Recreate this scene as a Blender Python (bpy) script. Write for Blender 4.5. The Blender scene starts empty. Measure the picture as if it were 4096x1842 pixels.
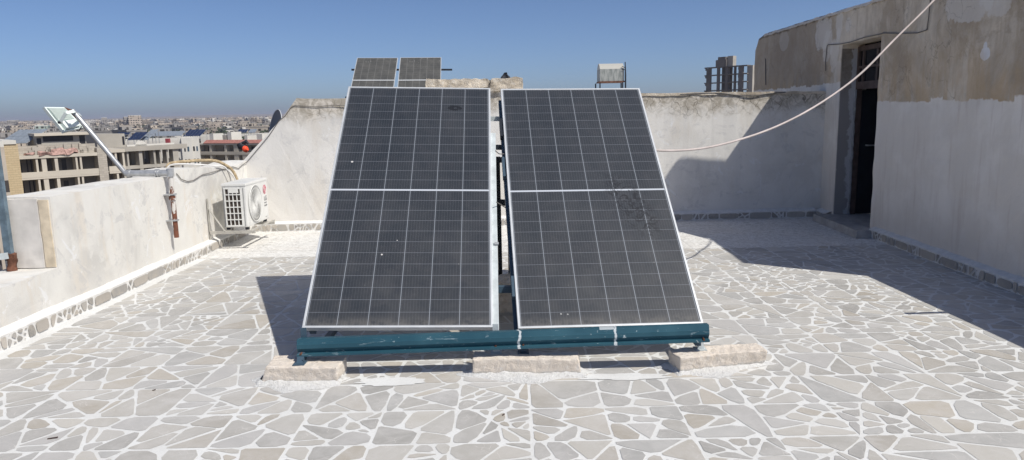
import bpy, bmesh, math, random
from mathutils import Vector, Matrix, Quaternion
R = math.radians
random.seed(7)
SC = bpy.context.scene
COL = SC.collection
# ---------------------------------------------------------------- camera
FPX = 2870.0            # focal length in pixels of the 4096 px wide photograph
CAM = Vector((0, 0, 1.6))
PITCH = math.atan(474 / FPX); ROLL = R(1.17)
FW = Vector((0, math.cos(PITCH), -math.sin(PITCH)))
UP = Vector((0, math.sin(PITCH), math.cos(PITCH)))
RT = Vector((1, 0, 0))
c_, s_ = math.cos(ROLL), math.sin(ROLL)
cam = bpy.data.cameras.new('camera'); co = bpy.data.objects.new('camera', cam); COL.objects.link(co)
cam.sensor_width = 36; cam.lens = 36 * FPX / 4096; cam.clip_start = 0.05; cam.clip_end = 30000
X = RT * c_ - UP * s_; Y = RT * s_ + UP * c_; Z = -FW
M = Matrix((X, Y, Z)).transposed().to_4x4(); M.translation = CAM
co.matrix_world = M
SC.camera = co
# ---------------------------------------------------------------- world, sun, exposure
SUN_D = Vector((-0.678, 0.487, -1.0)).normalized()     # direction the light travels
w = bpy.data.worlds.new("World"); SC.world = w; w.use_nodes = True
nt = w.node_tree; bg = nt.nodes['Background']
sky = nt.nodes.new('ShaderNodeTexSky'); sky.sky_type = 'NISHITA'; sky.sun_disc = False
sky.sun_elevation = math.asin(-SUN_D.z); sky.sun_rotation = math.atan2(-SUN_D.x, -SUN_D.y)
sky.altitude = 600; sky.air_density = 0.6; sky.dust_density = 1.8; sky.ozone_density = 6.0
tint = nt.nodes.new('ShaderNodeMix'); tint.data_type = 'RGBA'; tint.blend_type = 'MULTIPLY'; tint.inputs[0].default_value = 1.0
tint.inputs[7].default_value = (1.02, 0.985, 0.98, 1); nt.links.new(sky.outputs[0], tint.inputs[6]); nt.links.new(tint.outputs[2], bg.inputs[0]); bg.inputs[1].default_value = 0.112
sl = bpy.data.lights.new('sun', 'SUN'); so = bpy.data.objects.new('sun', sl); COL.objects.link(so)
sl.energy = 4.45; sl.angle = R(0.55); sl.color = (1.0, 0.957, 0.87)
so.rotation_euler = SUN_D.to_track_quat('-Z', 'Y').to_euler(); so.location = (0, -10, 30)
SC.view_settings.view_transform = 'Standard'; SC.view_settings.look = 'None'
SC.view_settings.gamma = 1; SC.view_settings.exposure = 0.0
SC.cycles.max_bounces = 8; SC.cycles.diffuse_bounces = 6; SC.cycles.volume_bounces = 1

def at(px, py, Yw):                     # point at world distance Yw seen at a photo pixel
    u, v = px - 2048, py - 921
    a, b = u * c_ - v * s_, u * s_ + v * c_
    r = FW * FPX + RT * a - UP * b
    return CAM + r * ((Yw - CAM.y) / r.y)
def atz(px, py, z):
    u, v = px - 2048, py - 921
    a, b = u * c_ - v * s_, u * s_ + v * c_
    r = FW * FPX + RT * a - UP * b
    return CAM + r * ((z - CAM.z) / r.z)
def atx(px, py, x):
    u, v = px - 2048, py - 921
    a, b = u * c_ - v * s_, u * s_ + v * c_
    r = FW * FPX + RT * a - UP * b
    return CAM + r * ((x - CAM.x) / r.x)

# ---------------------------------------------------------------- materials
class NT:
    def __init__(s, name, rough=0.8, metallic=0.0, spec=0.3):
        s.m = bpy.data.materials.new(name); s.m.use_nodes = True
        s.t = s.m.node_tree; s.b = s.t.nodes['Principled BSDF']
        s.b.inputs['Roughness'].default_value = rough; s.b.inputs['Metallic'].default_value = metallic
        s.b.inputs['Specular IOR Level'].default_value = spec
    def n(s, typ, **kw):
        nd = s.t.nodes.new(typ)
        for k, v in kw.items(): setattr(nd, k, v)
        return nd
    def L(s, a, b): s.t.links.new(a, b)
    def val(s, sock, v):
        if isinstance(v, (int, float)): sock.default_value = v
        elif isinstance(v, (tuple, list)): sock.default_value = tuple(v) + ((1,) if len(v) == 3 and sock.type == 'RGBA' else ())
        else: s.L(v, sock)
    def math(s, op, a, b=0.0, c=None, clamp=False):
        nd = s.n('ShaderNodeMath', operation=op, use_clamp=clamp)
        s.val(nd.inputs[0], a); s.val(nd.inputs[1], b)
        if c is not None: s.val(nd.inputs[2], c)
        return nd.outputs[0]
    def pos(s): return s.n('ShaderNodeNewGeometry').outputs['Position']
    def obj(s): return s.n('ShaderNodeTexCoord').outputs['Object']
    def xyz(s, v):
        nd = s.n('ShaderNodeSeparateXYZ'); s.L(v, nd.inputs[0]); return nd.outputs
    def noise(s, v, scale, detail=4, rough=0.55, dist=0.0, sc3=None):
        if sc3:
            mp = s.n('ShaderNodeMapping'); mp.inputs['Scale'].default_value = sc3; s.L(v, mp.inputs[0]); v = mp.outputs[0]
        nd = s.n('ShaderNodeTexNoise'); s.L(v, nd.inputs['Vector'])
        nd.inputs['Scale'].default_value = scale; nd.inputs['Detail'].default_value = detail
        nd.inputs['Roughness'].default_value = rough; nd.inputs['Distortion'].default_value = dist
        return nd.outputs[0]
    def voro(s, v, scale, feature='DISTANCE_TO_EDGE'):
        nd = s.n('ShaderNodeTexVoronoi', feature=feature); s.L(v, nd.inputs['Vector']); nd.inputs['Scale'].default_value = scale
        return nd.outputs['Distance']
    def ss(s, v, a, b):                 # smoothstep a..b -> 0..1
        nd = s.n('ShaderNodeMapRange', interpolation_type='SMOOTHSTEP'); s.val(nd.inputs[0], v)
        nd.inputs[1].default_value = a; nd.inputs[2].default_value = b; return nd.outputs[0]
    def mix(s, f, a, b, mode='MIX'):
        nd = s.n('ShaderNodeMix', data_type='RGBA', blend_type=mode)
        s.val(nd.inputs[0], f); s.val(nd.inputs[6], a); s.val(nd.inputs[7], b); return nd.outputs[2]
    def bump(s, h, strength=0.3, dist=0.01):
        nd = s.n('ShaderNodeBump'); nd.inputs['Strength'].default_value = strength; nd.inputs['Distance'].default_value = dist
        s.L(h, nd.inputs['Height']); s.L(nd.outputs[0], s.b.inputs['Normal'])
    def base(s, c): s.val(s.b.inputs['Base Color'], c); return s.m

def simple(name, col, rough=0.6, metallic=0.0, var=0.12, scale=8, spec=0.3):
    k = NT(name, rough, metallic, spec)
    f = k.ss(k.noise(k.obj(), scale), 0.3, 0.7)
    return k.base(k.mix(f, tuple(x * (1 - var) for x in col), tuple(min(1, x * (1 + var)) for x in col)))

def plaster_white(name, base, dirt, warm, top_z=None, wear=1.0):
    k = NT(name, 0.9)
    p = k.pos()
    big = k.ss(k.noise(p, 1.3, 5, 0.6, 0.6), 0.42, 0.68)
    med = k.ss(k.noise(p, 5.0, 6, 0.65, 0.4), 0.50, 0.62)
    strk = k.ss(k.noise(p, 2.4, 5, 0.6, 0.2, sc3=(2.2, 2.2, 0.5)), 0.50, 0.70)
    c = k.mix(big, base, dirt)
    c = k.mix(k.math('MULTIPLY', med, 0.45 * wear), c, tuple(x * 1.04 for x in base))
    c = k.mix(k.math('MULTIPLY', strk, 0.5 * wear), c, warm)
    z = k.xyz(p)[2]
    low = k.ss(k.math('ADD', z, k.math('MULTIPLY', k.noise(p, 3.0), 0.6)), 0.75, 0.30)
    c = k.mix(k.math('MULTIPLY', low, 0.35 * wear), c, dirt)
    bl_ = k.math('MULTIPLY', k.ss(k.noise(p, 3.3, 6, 0.7, 1.2), 0.54, 0.60), k.ss(k.noise(p, 9, 5, 0.7), 0.40, 0.55))
    c = k.mix(k.math('MULTIPLY', bl_, 0.42 * wear), c, (0.50, 0.492, 0.485))
    pw = k.ss(k.noise(p, 2.0, 6, 0.7, 1.6), 0.60, 0.63)
    c = k.mix(k.math('MULTIPLY', pw, 0.55), c, (0.77, 0.775, 0.785))
    sp = k.ss(k.noise(p, 34, 3, 0.7), 0.70, 0.76)
    c = k.mix(k.math('MULTIPLY', sp, 0.35), c, tuple(x * 0.62 for x in dirt))
    h = k.noise(p, 30, 6, 0.7)
    if top_z:
        tz = k.ss(k.math('ADD', z, k.math('MULTIPLY', k.noise(p, 2.6, 6, 0.7, 0.6), 0.9)), top_z, top_z + 0.32)
        bl = k.mix(k.ss(k.noise(p, 7, 6, 0.75, 1.2), 0.42, 0.62), (0.36, 0.325, 0.27), (0.62, 0.575, 0.51))
        c = k.mix(tz, c, bl)
        wv = k.n('ShaderNodeVectorMath', operation='ADD'); k.L(p, wv.inputs[0])
        nz = k.n('ShaderNodeTexNoise'); nz.inputs['Scale'].default_value = 4; k.L(p, nz.inputs['Vector'])
        scl = k.n('ShaderNodeVectorMath', operation='SCALE'); k.L(nz.outputs['Color'], scl.inputs[0]); scl.inputs['Scale'].default_value = 0.35
        k.L(scl.outputs[0], wv.inputs[1])
        cr = k.math('SUBTRACT', 1.0, k.ss(k.voro(wv.outputs[0], 5.5), 0.004, 0.030))
        zone = k.math('MULTIPLY', tz, k.ss(k.noise(p, 1.6), 0.36, 0.50))
        c = k.mix(k.math('MULTIPLY', cr, k.math('MULTIPLY', zone, 0.85)), c, (0.14, 0.125, 0.105))
    k.bump(h, 0.25, 0.01)
    return k.base(c)

M_WALL = plaster_white('white_limewash', (0.71, 0.695, 0.655), (0.56, 0.545, 0.515), (0.66, 0.60, 0.515), wear=1.25)
M_BACK = plaster_white('cracked_limewash', (0.72, 0.70, 0.665), (0.64, 0.62, 0.585), (0.63, 0.585, 0.52), top_z=1.86)

def right_wall_mat():
    k = NT('stained_render', 0.92)
    p = k.pos(); q = k.xyz(p)
    paint = k.mix(k.ss(k.noise(p, 2.2, 5, 0.6, 0.4), 0.4, 0.7), (0.70, 0.65, 0.59), (0.78, 0.735, 0.68))
    paint = k.mix(k.math('MULTIPLY', k.ss(k.noise(p, 3, 4, 0.6, sc3=(4, 4, 0.35)), 0.50, 0.75), 0.6), paint, (0.57, 0.495, 0.44))
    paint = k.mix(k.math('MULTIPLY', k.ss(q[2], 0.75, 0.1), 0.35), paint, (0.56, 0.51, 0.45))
    br = k.mix(k.ss(k.noise(p, 1.4, 6, 0.65, 0.4), 0.36, 0.66), (0.42, 0.34, 0.25), (0.68, 0.60, 0.495))
    br = k.mix(k.math('MULTIPLY', k.ss(k.noise(p, 7, 7, 0.75, 0.6), 0.42, 0.66), 0.45), br, (0.50, 0.45, 0.39))
    dkp = k.ss(k.noise(p, 1.15, 7, 0.72, 0.9), 0.52, 0.60)
    br = k.mix(k.math('MULTIPLY', dkp, 0.5), br, (0.35, 0.275, 0.20))
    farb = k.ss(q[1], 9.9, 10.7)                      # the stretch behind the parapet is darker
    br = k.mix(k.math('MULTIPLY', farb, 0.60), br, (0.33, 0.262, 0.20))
    strk = k.ss(k.noise(p, 2.6, 6, 0.65, 0.1, sc3=(5, 5, 0.35)), 0.48, 0.70)
    br = k.mix(k.math('MULTIPLY', strk, 0.50), br, (0.40, 0.315, 0.225))
    # hand-trowelled patches of newer mortar: (y, z, radius y, radius z, strength)
    for py, pz, ry, rz, st_ in ((10.55, 2.62, 0.28, 0.26, 0.8), (10.35, 2.42, 0.20, 0.22, 0.7), (10.12, 2.28, 0.16, 0.24, 0.6), (9.98, 2.68, 0.12, 0.20, 0.75), (10.0, 2.50, 0.07, 0.13, 0.7), (9.70, 2.62, 0.10, 0.10, 0.6),
                                (12.2, 2.66, 0.24, 0.16, 0.35), (6.98, 2.52, 0.42, 0.20, 0.75), (6.60, 2.56, 0.26, 0.22, 0.7), (6.69, 2.03, 0.075, 0.065, 1.0), (6.70, 2.09, 0.03, 0.05, 1.0), (9.96, 2.0, 0.12, 0.22, 0.55)):
        dy = k.math('DIVIDE', k.math('SUBTRACT', q[1], py), ry); dz = k.math('DIVIDE', k.math('SUBTRACT', q[2], pz), rz)
        d = k.math('SQRT', k.math('ADD', k.math('MULTIPLY', dy, dy), k.math('MULTIPLY', dz, dz)))
        d = k.math('ADD', d, k.math('MULTIPLY', k.math('SUBTRACT', k.noise(p, 5.5, 3, 0.6), 0.5), 1.1))
        br = k.mix(k.math('MULTIPLY', k.ss(d, 1.0, 0.90), st_ * 0.85), br, (0.68, 0.645, 0.60) if st_ < 1 else (0.74, 0.75, 0.78))
    # ochre stains near the paint edge
    och = k.math('MULTIPLY', k.ss(q[2], 2.35, 1.7), k.ss(k.noise(p, 2.0, 5, 0.6, 0.4, sc3=(2, 2, 0.6)), 0.42, 0.62))
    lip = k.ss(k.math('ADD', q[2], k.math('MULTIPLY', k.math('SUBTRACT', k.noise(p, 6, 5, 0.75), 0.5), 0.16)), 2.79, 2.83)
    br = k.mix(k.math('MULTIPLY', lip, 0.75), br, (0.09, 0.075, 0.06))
    br = k.mix(k.math('MULTIPLY', och, 0.6), br, (0.52, 0.375, 0.225))
    # roller edge of the paint: stepped in y, ragged
    yq = k.math('DIVIDE', k.math('FLOOR', k.math('MULTIPLY', q[1], 4.5)), 4.5)
    cmb = k.n('ShaderNodeCombineXYZ'); k.L(yq, cmb.inputs[0])
    stp = k.math('MULTIPLY', k.math('SUBTRACT', k.noise(cmb.outputs[0], 3.1, 2), 0.5), 0.22)
    rag = k.math('MULTIPLY', k.math('SUBTRACT', k.noise(p, 14, 5, 0.7), 0.5), 0.07)
    far = k.math('MULTIPLY', k.ss(q[1], 9.5, 9.8), 0.27)
    edge = k.math('ADD', k.math('ADD', 1.62, far), k.math('ADD', stp, rag))
    m = k.ss(k.math('SUBTRACT', q[2], edge), -0.004, 0.012)
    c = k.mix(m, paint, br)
    wv = k.n('ShaderNodeVectorMath', operation='ADD'); k.L(p, wv.inputs[0])
    nz = k.n('ShaderNodeTexNoise'); nz.inputs['Scale'].default_value = 3; nz.inputs['Detail'].default_value = 5; k.L(p, nz.inputs['Vector'])
    sc = k.n('ShaderNodeVectorMath', operation='SCALE'); k.L(nz.outputs['Color'], sc.inputs[0]); sc.inputs['Scale'].default_value = 0.5
    k.L(sc.outputs[0], wv.inputs[1])
    cr = k.math('SUBTRACT', 1.0, k.ss(k.voro(wv.outputs[0], 2.6), 0.002, 0.016))
    zone = k.math('MULTIPLY', m, k.ss(k.noise(p, 1.3), 0.47, 0.56))
    c = k.mix(k.math('MULTIPLY', cr, k.math('MULTIPLY', zone, 0.35)), c, (0.12, 0.10, 0.08))
    k.bump(k.math('ADD', k.noise(p, 22, 6, 0.7), k.math('MULTIPLY', m, k.noise(p, 7, 5, 0.7))), 0.35, 0.012)
    return k.base(c)
M_RIGHT = right_wall_mat()

def floor_mats():
    k = NT('white_grout', 0.85)
    p = k.pos()
    c = k.mix(k.ss(k.noise(p, 3, 5), 0.35, 0.65), (0.71, 0.715, 0.705), (0.65, 0.65, 0.635))
    c = k.mix(k.math('MULTIPLY', k.ss(k.noise(p, 60, 3, 0.7), 0.45, 0.7), 0.35), c, (0.52, 0.515, 0.50))
    k.bump(k.noise(p, 90, 4, 0.7), 0.35, 0.004)
    g = k.base(c)
    k = NT('paving_stone', 0.55, spec=0.35)
    p = k.pos()
    a = k.n('ShaderNodeVertexColor', layer_name='stone').outputs[0]
    v = k.ss(k.noise(p, 7, 6, 0.7, 1.0), 0.35, 0.7)
    c = k.mix(k.math('MULTIPLY', v, 0.35), a, (0.56, 0.54, 0.52))
    wv = k.n('ShaderNodeVectorMath', operation='ADD'); k.L(p, wv.inputs[0])
    nz = k.n('ShaderNodeTexNoise'); nz.inputs['Scale'].default_value = 9; k.L(p, nz.inputs['Vector'])
    sc = k.n('ShaderNodeVectorMath', operation='SCALE'); k.L(nz.outputs['Color'], sc.inputs[0]); sc.inputs['Scale'].default_value = 0.14
    k.L(sc.outputs[0], wv.inputs[1])
    vein = k.math('SUBTRACT', 1.0, k.ss(k.voro(wv.outputs[0], 11), 0.002, 0.022))
    zn = k.ss(k.noise(p, 5), 0.50, 0.60)
    c = k.mix(k.math('MULTIPLY', k.math('MULTIPLY', vein, zn), 0.55), c, (0.64, 0.61, 0.58))
    c = k.mix(k.math('MULTIPLY', k.ss(k.noise(p, 1.6, 7, 0.75, 0.5), 0.42, 0.66), 0.32), c, (0.62, 0.61, 0.59))
    st = k.base(c)
    k = NT('rough_white_tile', 0.9)
    p = k.pos()
    n1 = k.noise(p, 16, 5, 0.75, 1.5)
    c = k.mix(k.ss(n1, 0.44, 0.60), (0.74, 0.735, 0.715), (0.52, 0.51, 0.485))
    c = k.mix(k.math('MULTIPLY', k.ss(k.noise(p, 2, 5), 0.4, 0.7), 0.3), c, (0.66, 0.62, 0.57))
    k.bump(n1, 0.6, 0.012)
    return g, st, k.base(c)
M_GROUT, M_STONE, M_ROUGH = floor_mats()

def skirt_stone():
    k = NT('skirting_stone', 0.7)
    a = k.n('ShaderNodeVertexColor', layer_name='stone').outputs[0]
    c = k.mix(k.ss(k.noise(k.pos(), 12, 5, 0.7), 0.4, 0.7), a, (0.42, 0.385, 0.34))
    return k.base(c)
M_SKS = skirt_stone()
M_MORTAR = simple('skirting_mortar', (0.70, 0.69, 0.67), 0.9, var=0.08, scale=14)

def glass_mat(name, smear):
    k = NT(name, 0.22, 0.0, 0.5)
    o = k.obj(); q = k.xyz(o)
    x = k.math('SUBTRACT', q[0], 0.019)          # active width 1.096 -> six columns
    fx = k.math('FRACT', k.math('DIVIDE', x, 0.18267))
    # two halves with a gap in the middle
    up = k.math('GREATER_THAN', q[1], 1.1395)
    y = k.math('SUBTRACT', k.math('SUBTRACT', q[1], 0.019), k.math('MULTIPLY', up, 1.127))
    fy = k.math('FRACT', k.math('DIVIDE', y, 0.09283))
    def line(f, half):      # 1 on the line
        return k.math('SUBTRACT', 1.0, k.math('MULTIPLY', k.math('GREATER_THAN', f, half), k.math('LESS_THAN', f, 1 - half)))
    lx = line(fx, 0.013); ly = line(fy, 0.013)
    mid = k.math('LESS_THAN', k.math('ABSOLUTE', k.math('SUBTRACT', q[1], 1.1395)), 0.0075)
    bb = k.math('FRACT', k.math('MULTIPLY', fx, 10))
    bus = k.math('LESS_THAN', k.math('ABSOLUTE', k.math('SUBTRACT', bb, 0.5)), 0.055)
    cell = k.mix(k.ss(k.noise(o, 2.5, 4), 0.35, 0.7), (0.021, 0.026, 0.033), (0.030, 0.035, 0.042))
    cell = k.mix(k.math('MULTIPLY', k.ss(k.noise(o, 9, 6, 0.7), 0.4, 0.75), 0.5), cell, (0.040, 0.041, 0.048))
    c = k.mix(k.math('MULTIPLY', bus, 0.27), cell, (0.15, 0.155, 0.175))
    c = k.mix(k.math('MULTIPLY', ly, 0.66), c, (0.22, 0.235, 0.27))
    c = k.mix(k.math('MULTIPLY', lx, 0.78), c, (0.26, 0.285, 0.32))
    c = k.mix(mid, c, (0.48, 0.51, 0.56))
    # dust gathered on the lower half, droppings
    dust = k.math('MULTIPLY', k.ss(q[1], 1.6, 0.0), k.ss(k.noise(o, 5, 6, 0.7), 0.3, 0.7))
    c = k.mix(k.math('MULTIPLY', dust, 0.05), c, (0.33, 0.30, 0.26))
    spk = k.math('MULTIPLY', k.ss(k.noise(o, 55, 2, 0.5), 0.77, 0.80), k.ss(q[1], 1.2, 0.2))
    c = k.mix(k.math('MULTIPLY', spk, 0.4), c, (0.4, 0.4, 0.38))
    film = k.ss(k.noise(o, 1.3, 6, 0.7, 0.4, sc3=(2.2, 0.6, 1)), 0.35, 0.7)      # thin dust film, run down in streaks
    c = k.mix(k.math('MULTIPLY', film, 0.03), c, (0.40, 0.38, 0.36))
    edge = k.math('MULTIPLY', k.ss(q[1], 0.10, 0.02), k.ss(k.noise(o, 14, 5, 0.7), 0.3, 0.6))
    c = k.mix(k.math('MULTIPLY', edge, 0.18), c, (0.36, 0.33, 0.29))
    def blob(cx, cy, r, sx=1.0):
        dx = k.math('MULTIPLY', k.math('SUBTRACT', q[0], cx), sx); dy = k.math('SUBTRACT', q[1], cy)
        d = k.math('SQRT', k.math('ADD', k.math('MULTIPLY', dx, dx), k.math('MULTIPLY', dy, dy)))
        d = k.math('ADD', d, k.math('MULTIPLY', k.math('SUBTRACT', k.noise(o, 30, 3), 0.5), r * 1.2))
        return k.ss(d, r, r * 0.8)
    if smear:
        dx = k.math('SUBTRACT', q[0], 0.86); dy = k.math('MULTIPLY', k.math('SUBTRACT', q[1], 0.98), 0.42)
        dx = k.math('ADD', dx, k.math('MULTIPLY', k.math('SUBTRACT', q[1], 0.98), 0.30))
        d = k.math('SQRT', k.math('ADD', k.math('MULTIPLY', dx, dx), k.math('MULTIPLY', dy, dy)))
        zn = k.ss(d, 0.17, 0.08)
        br = k.ss(k.noise(o, 11, 5, 0.75, 2.5), 0.50, 0.55)
        c = k.mix(k.math('MULTIPLY', k.math('MULTIPLY', zn, br), 0.7), c, (0.006, 0.006, 0.008))
        for a in ((0.27, 0.10, 0.007), (0.31, 0.095, 0.005)):
            c = k.mix(k.math('MULTIPLY', blob(*a), 0.6), c, (0.45, 0.45, 0.44))
    else:
        for a in ((0.13, 1.42, 0.008), (0.42, 0.56, 0.007), (0.51, 0.68, 0.004)):
            c = k.mix(k.math('MULTIPLY', blob(*a), 0.9), c, (0.62, 0.60, 0.58))
        ring = k.math('SUBTRACT', blob(0.855, 2.03, 0.034, 0.55), blob(0.86, 2.03, 0.010, 1.0))
        c = k.mix(k.math('MULTIPLY', ring, 0.7), c, (0.006, 0.006, 0.007))
    k.val(k.b.inputs['Coat Weight'], 0.12); k.b.inputs['Coat Roughness'].default_value = 0.15
    k.val(k.b.inputs['Roughness'], 0.38)
    return k.base(c)
M_GLASS_A = glass_mat('solar_cells_spotted', False)
M_GLASS_B = glass_mat('solar_cells_smeared', True)
M_ALU = simple('anodised_aluminium', (0.60, 0.62, 0.64), 0.45, 0.35, 0.07)
M_BACKSHEET = simple('backsheet', (0.55, 0.56, 0.57), 0.6)

def teal_mat():
    k = NT('teal_paint_splashed', 0.5)
    o = k.obj(); q = k.xyz(o)
    c = k.mix(k.ss(k.noise(o, 3, 5), 0.35, 0.7), (0.018, 0.070, 0.102), (0.032, 0.100, 0.136))
    d = k.ss(k.noise(o, 38, 3, 0.6), 0.68, 0.71)
    zn = k.ss(k.noise(o, 2.0, 2), 0.35, 0.6)
    c = k.mix(k.math('MULTIPLY', k.math('MULTIPLY', d, zn), 0.8), c, (0.45, 0.52, 0.55))
    s = k.math('MULTIPLY', k.ss(k.noise(o, 5, 5, 0.75, 1.5, sc3=(1.2, 3, 6)), 0.62, 0.66), 0.5)
    c = k.mix(s, c, (0.30, 0.38, 0.42))
    ru = k.math('MULTIPLY', k.ss(k.noise(o, 10, 5, 0.75), 0.64, 0.68), k.ss(k.noise(o, 2.5, 2), 0.45, 0.6))
    c = k.mix(k.math('MULTIPLY', ru, 0.7), c, (0.10, 0.06, 0.04))
    for cx in (0.03, 0.62):     # dried drips of whitewash down the face
        dx = k.math('ABSOLUTE', k.math('ADD', k.math('SUBTRACT', q[0], cx), k.math('MULTIPLY', k.math('SUBTRACT', k.noise(o, 16, 2), 0.5), 0.06)))
        c = k.mix(k.math('MULTIPLY', k.ss(dx, 0.010, 0.005), 0.85), c, (0.62, 0.66, 0.68))
    bx = k.math('LESS_THAN', k.math('ABSOLUTE', k.math('SUBTRACT', q[0], 0.57)), k.math('ADD', 0.035, k.math('MULTIPLY', k.noise(o, 22), 0.02)))
    bz = k.math('GREATER_THAN', k.math('SUBTRACT', q[2], k.math('MULTIPLY', q[0], 0.013)), 0.262)
    c = k.mix(k.math('MULTIPLY', k.math('MULTIPLY', bx, bz), 0.75), c, (0.60, 0.64, 0.66))
    return k.base(c)
M_TEAL = teal_mat()
M_PALE = simple('pale_blue_steel_paint', (0.48, 0.52, 0.53), 0.5, 0.0, 0.12, 14)
M_BLACK = simple('black_steel', (0.020, 0.024, 0.032), 0.5)
M_DARKTEAL = simple('dark_teal_steel', (0.05, 0.085, 0.12), 0.5)
M_GALV = simple('galvanised_steel', (0.46, 0.47, 0.48), 0.4, 0.5, 0.12, 25)
M_RUST = simple('rust', (0.13, 0.058, 0.036), 0.85, 0, 0.4, 20)

def block_mat():
    k = NT('cast_concrete_block', 0.95)
    p = k.pos()
    c = k.mix(k.ss(k.noise(p, 8, 6, 0.7), 0.35, 0.7), (0.73, 0.645, 0.55), (0.77, 0.70, 0.62))
    c = k.mix(k.math('MULTIPLY', k.ss(k.noise(p, 30, 4, 0.7), 0.55, 0.70), 0.55), c, (0.74, 0.71, 0.67))
    c = k.mix(k.math('MULTIPLY', k.ss(k.noise(p, 16, 5, 0.7, 1), 0.60, 0.68), 0.55), c, (0.33, 0.28, 0.22))
    q = k.xyz(p)
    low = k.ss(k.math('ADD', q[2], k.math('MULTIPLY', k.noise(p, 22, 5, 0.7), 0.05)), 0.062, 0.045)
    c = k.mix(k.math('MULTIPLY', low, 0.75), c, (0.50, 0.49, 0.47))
    k.bump(k.noise(p, 26, 7, 0.75), 0.8, 0.02)
    return k.base(c)
M_BLOCK = block_mat()
def lime_mat():
    k = NT('splashed_lime_mortar', 0.95)
    p = k.pos()
    c = k.mix(k.ss(k.noise(p, 35, 5, 0.7), 0.5, 0.7), (0.80, 0.80, 0.79), (0.62, 0.61, 0.59))
    k.bump(k.noise(p, 50, 6, 0.8), 1.0, 0.02)
    return k.base(c)
M_LIME = lime_mat()
M_HOSE = simple('faded_pink_hose', (0.55, 0.48, 0.45), 0.6, 0, 0.16, 5)
M_WIRE = simple('grey_wire', (0.16, 0.15, 0.14), 0.7)
M_WHITEPL = simple('off_white_casing', (0.68, 0.68, 0.66), 0.45, 0, 0.05, 5, 0.4)
M_LAMP = simple('pale_lamp_casing', (0.70, 0.76, 0.73), 0.45, 0, 0.06, 9)
M_BRACKET = simple('weathered_bracket_paint', (0.40, 0.385, 0.35), 0.6, 0, 0.15, 12)
M_DARKIN = simple('dark_coil', (0.050, 0.040, 0.034), 0.8, 0, 0.5, 30)
M_RED = simple('red_badge', (0.50, 0.06, 0.11), 0.4)
M_GREYTXT = simple('grey_lettering', (0.22, 0.22, 0.22), 0.5)
M_FOAM = simple('tan_pipe_insulation', (0.42, 0.33, 0.21), 0.9, 0, 0.25, 30)
M_WHITETUBE = simple('white_tube', (0.72, 0.71, 0.69), 0.5)
def conduit_mat():
    k = NT('rusty_whitewashed_pipe', 0.8)
    o = k.pos(); q = k.xyz(o)
    r = k.mix(k.ss(k.noise(o, 25, 5, 0.7), 0.35, 0.65), (0.20, 0.075, 0.045), (0.13, 0.058, 0.038))
    w_ = k.ss(k.math('ADD', k.noise(o, 9, 6, 0.75, 0.5, sc3=(1.5, 1.5, 0.8)), k.math('MULTIPLY', k.math('SUBTRACT', q[2], 0.62), 0.40)), 0.53, 0.56)
    return k.base(k.mix(w_, r, (0.60, 0.58, 0.55)))
M_CONDUIT = conduit_mat()
M_DISH = simple('shaded_dish_face', (0.19, 0.20, 0.225), 0.5, 0, 0.06, 3)  # dark tone carries the shade on the face turned from the sun
M_DISHRIM = simple('dish_back', (0.50, 0.52, 0.54), 0.5)  # paler than the face, for the sunlit edge
M_DISHTXT = simple('dish_print', (0.06, 0.05, 0.05), 0.6)
M_ORANGE = simple('orange_plastic', (0.85, 0.10, 0.045), 0.4)
M_BLKPL = simple('black_plastic', (0.025, 0.027, 0.035), 0.5)
M_BLUEPOST = simple('blue_grey_paint', (0.125, 0.175, 0.215), 0.5, 0, 0.25, 16)
M_WOOD = simple('brown_painted_wood', (0.085, 0.060, 0.052), 0.7, 0, 0.25, 12)
M_WINGLASS = simple('window_glass', (0.012, 0.014, 0.02), 0.08, 0, 0.1, 3, 0.5)
M_JAMB = simple('pale_jamb_strip', (0.30, 0.31, 0.33), 0.7, 0, 0.2, 10)
M_DARKROOM = simple('stairwell_shade', (0.05, 0.048, 0.045), 0.95)  # near-black tone stands for the unlit interior

def jamb_mat():
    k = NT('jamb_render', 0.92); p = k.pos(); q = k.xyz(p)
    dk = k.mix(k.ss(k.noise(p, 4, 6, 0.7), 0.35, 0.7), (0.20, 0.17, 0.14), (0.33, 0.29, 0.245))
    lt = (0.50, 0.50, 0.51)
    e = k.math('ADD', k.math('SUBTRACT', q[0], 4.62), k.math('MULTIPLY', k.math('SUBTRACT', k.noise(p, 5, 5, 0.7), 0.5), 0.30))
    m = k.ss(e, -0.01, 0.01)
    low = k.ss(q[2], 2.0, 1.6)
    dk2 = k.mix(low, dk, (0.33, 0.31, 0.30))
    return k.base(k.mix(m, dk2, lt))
M_JAMBW = jamb_mat()
M_STEP = simple('worn_cement_step', (0.36, 0.35, 0.34), 0.9, 0, 0.15, 9)
def rubble_mat():
    k = NT('broken_stone', 0.95); p = k.pos()
    c = k.mix(k.ss(k.noise(p, 6, 6, 0.7), 0.4, 0.62), (0.68, 0.60, 0.49), (0.45, 0.385, 0.30))
    c = k.mix(k.math('MULTIPLY', k.ss(k.noise(p, 17, 5, 0.7), 0.52, 0.65), 0.5), c, (0.70, 0.67, 0.62))
    k.bump(k.noise(p, 14, 7, 0.75), 1.0, 0.03)
    return k.base(c)
M_RUBBLE = rubble_mat()

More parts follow.
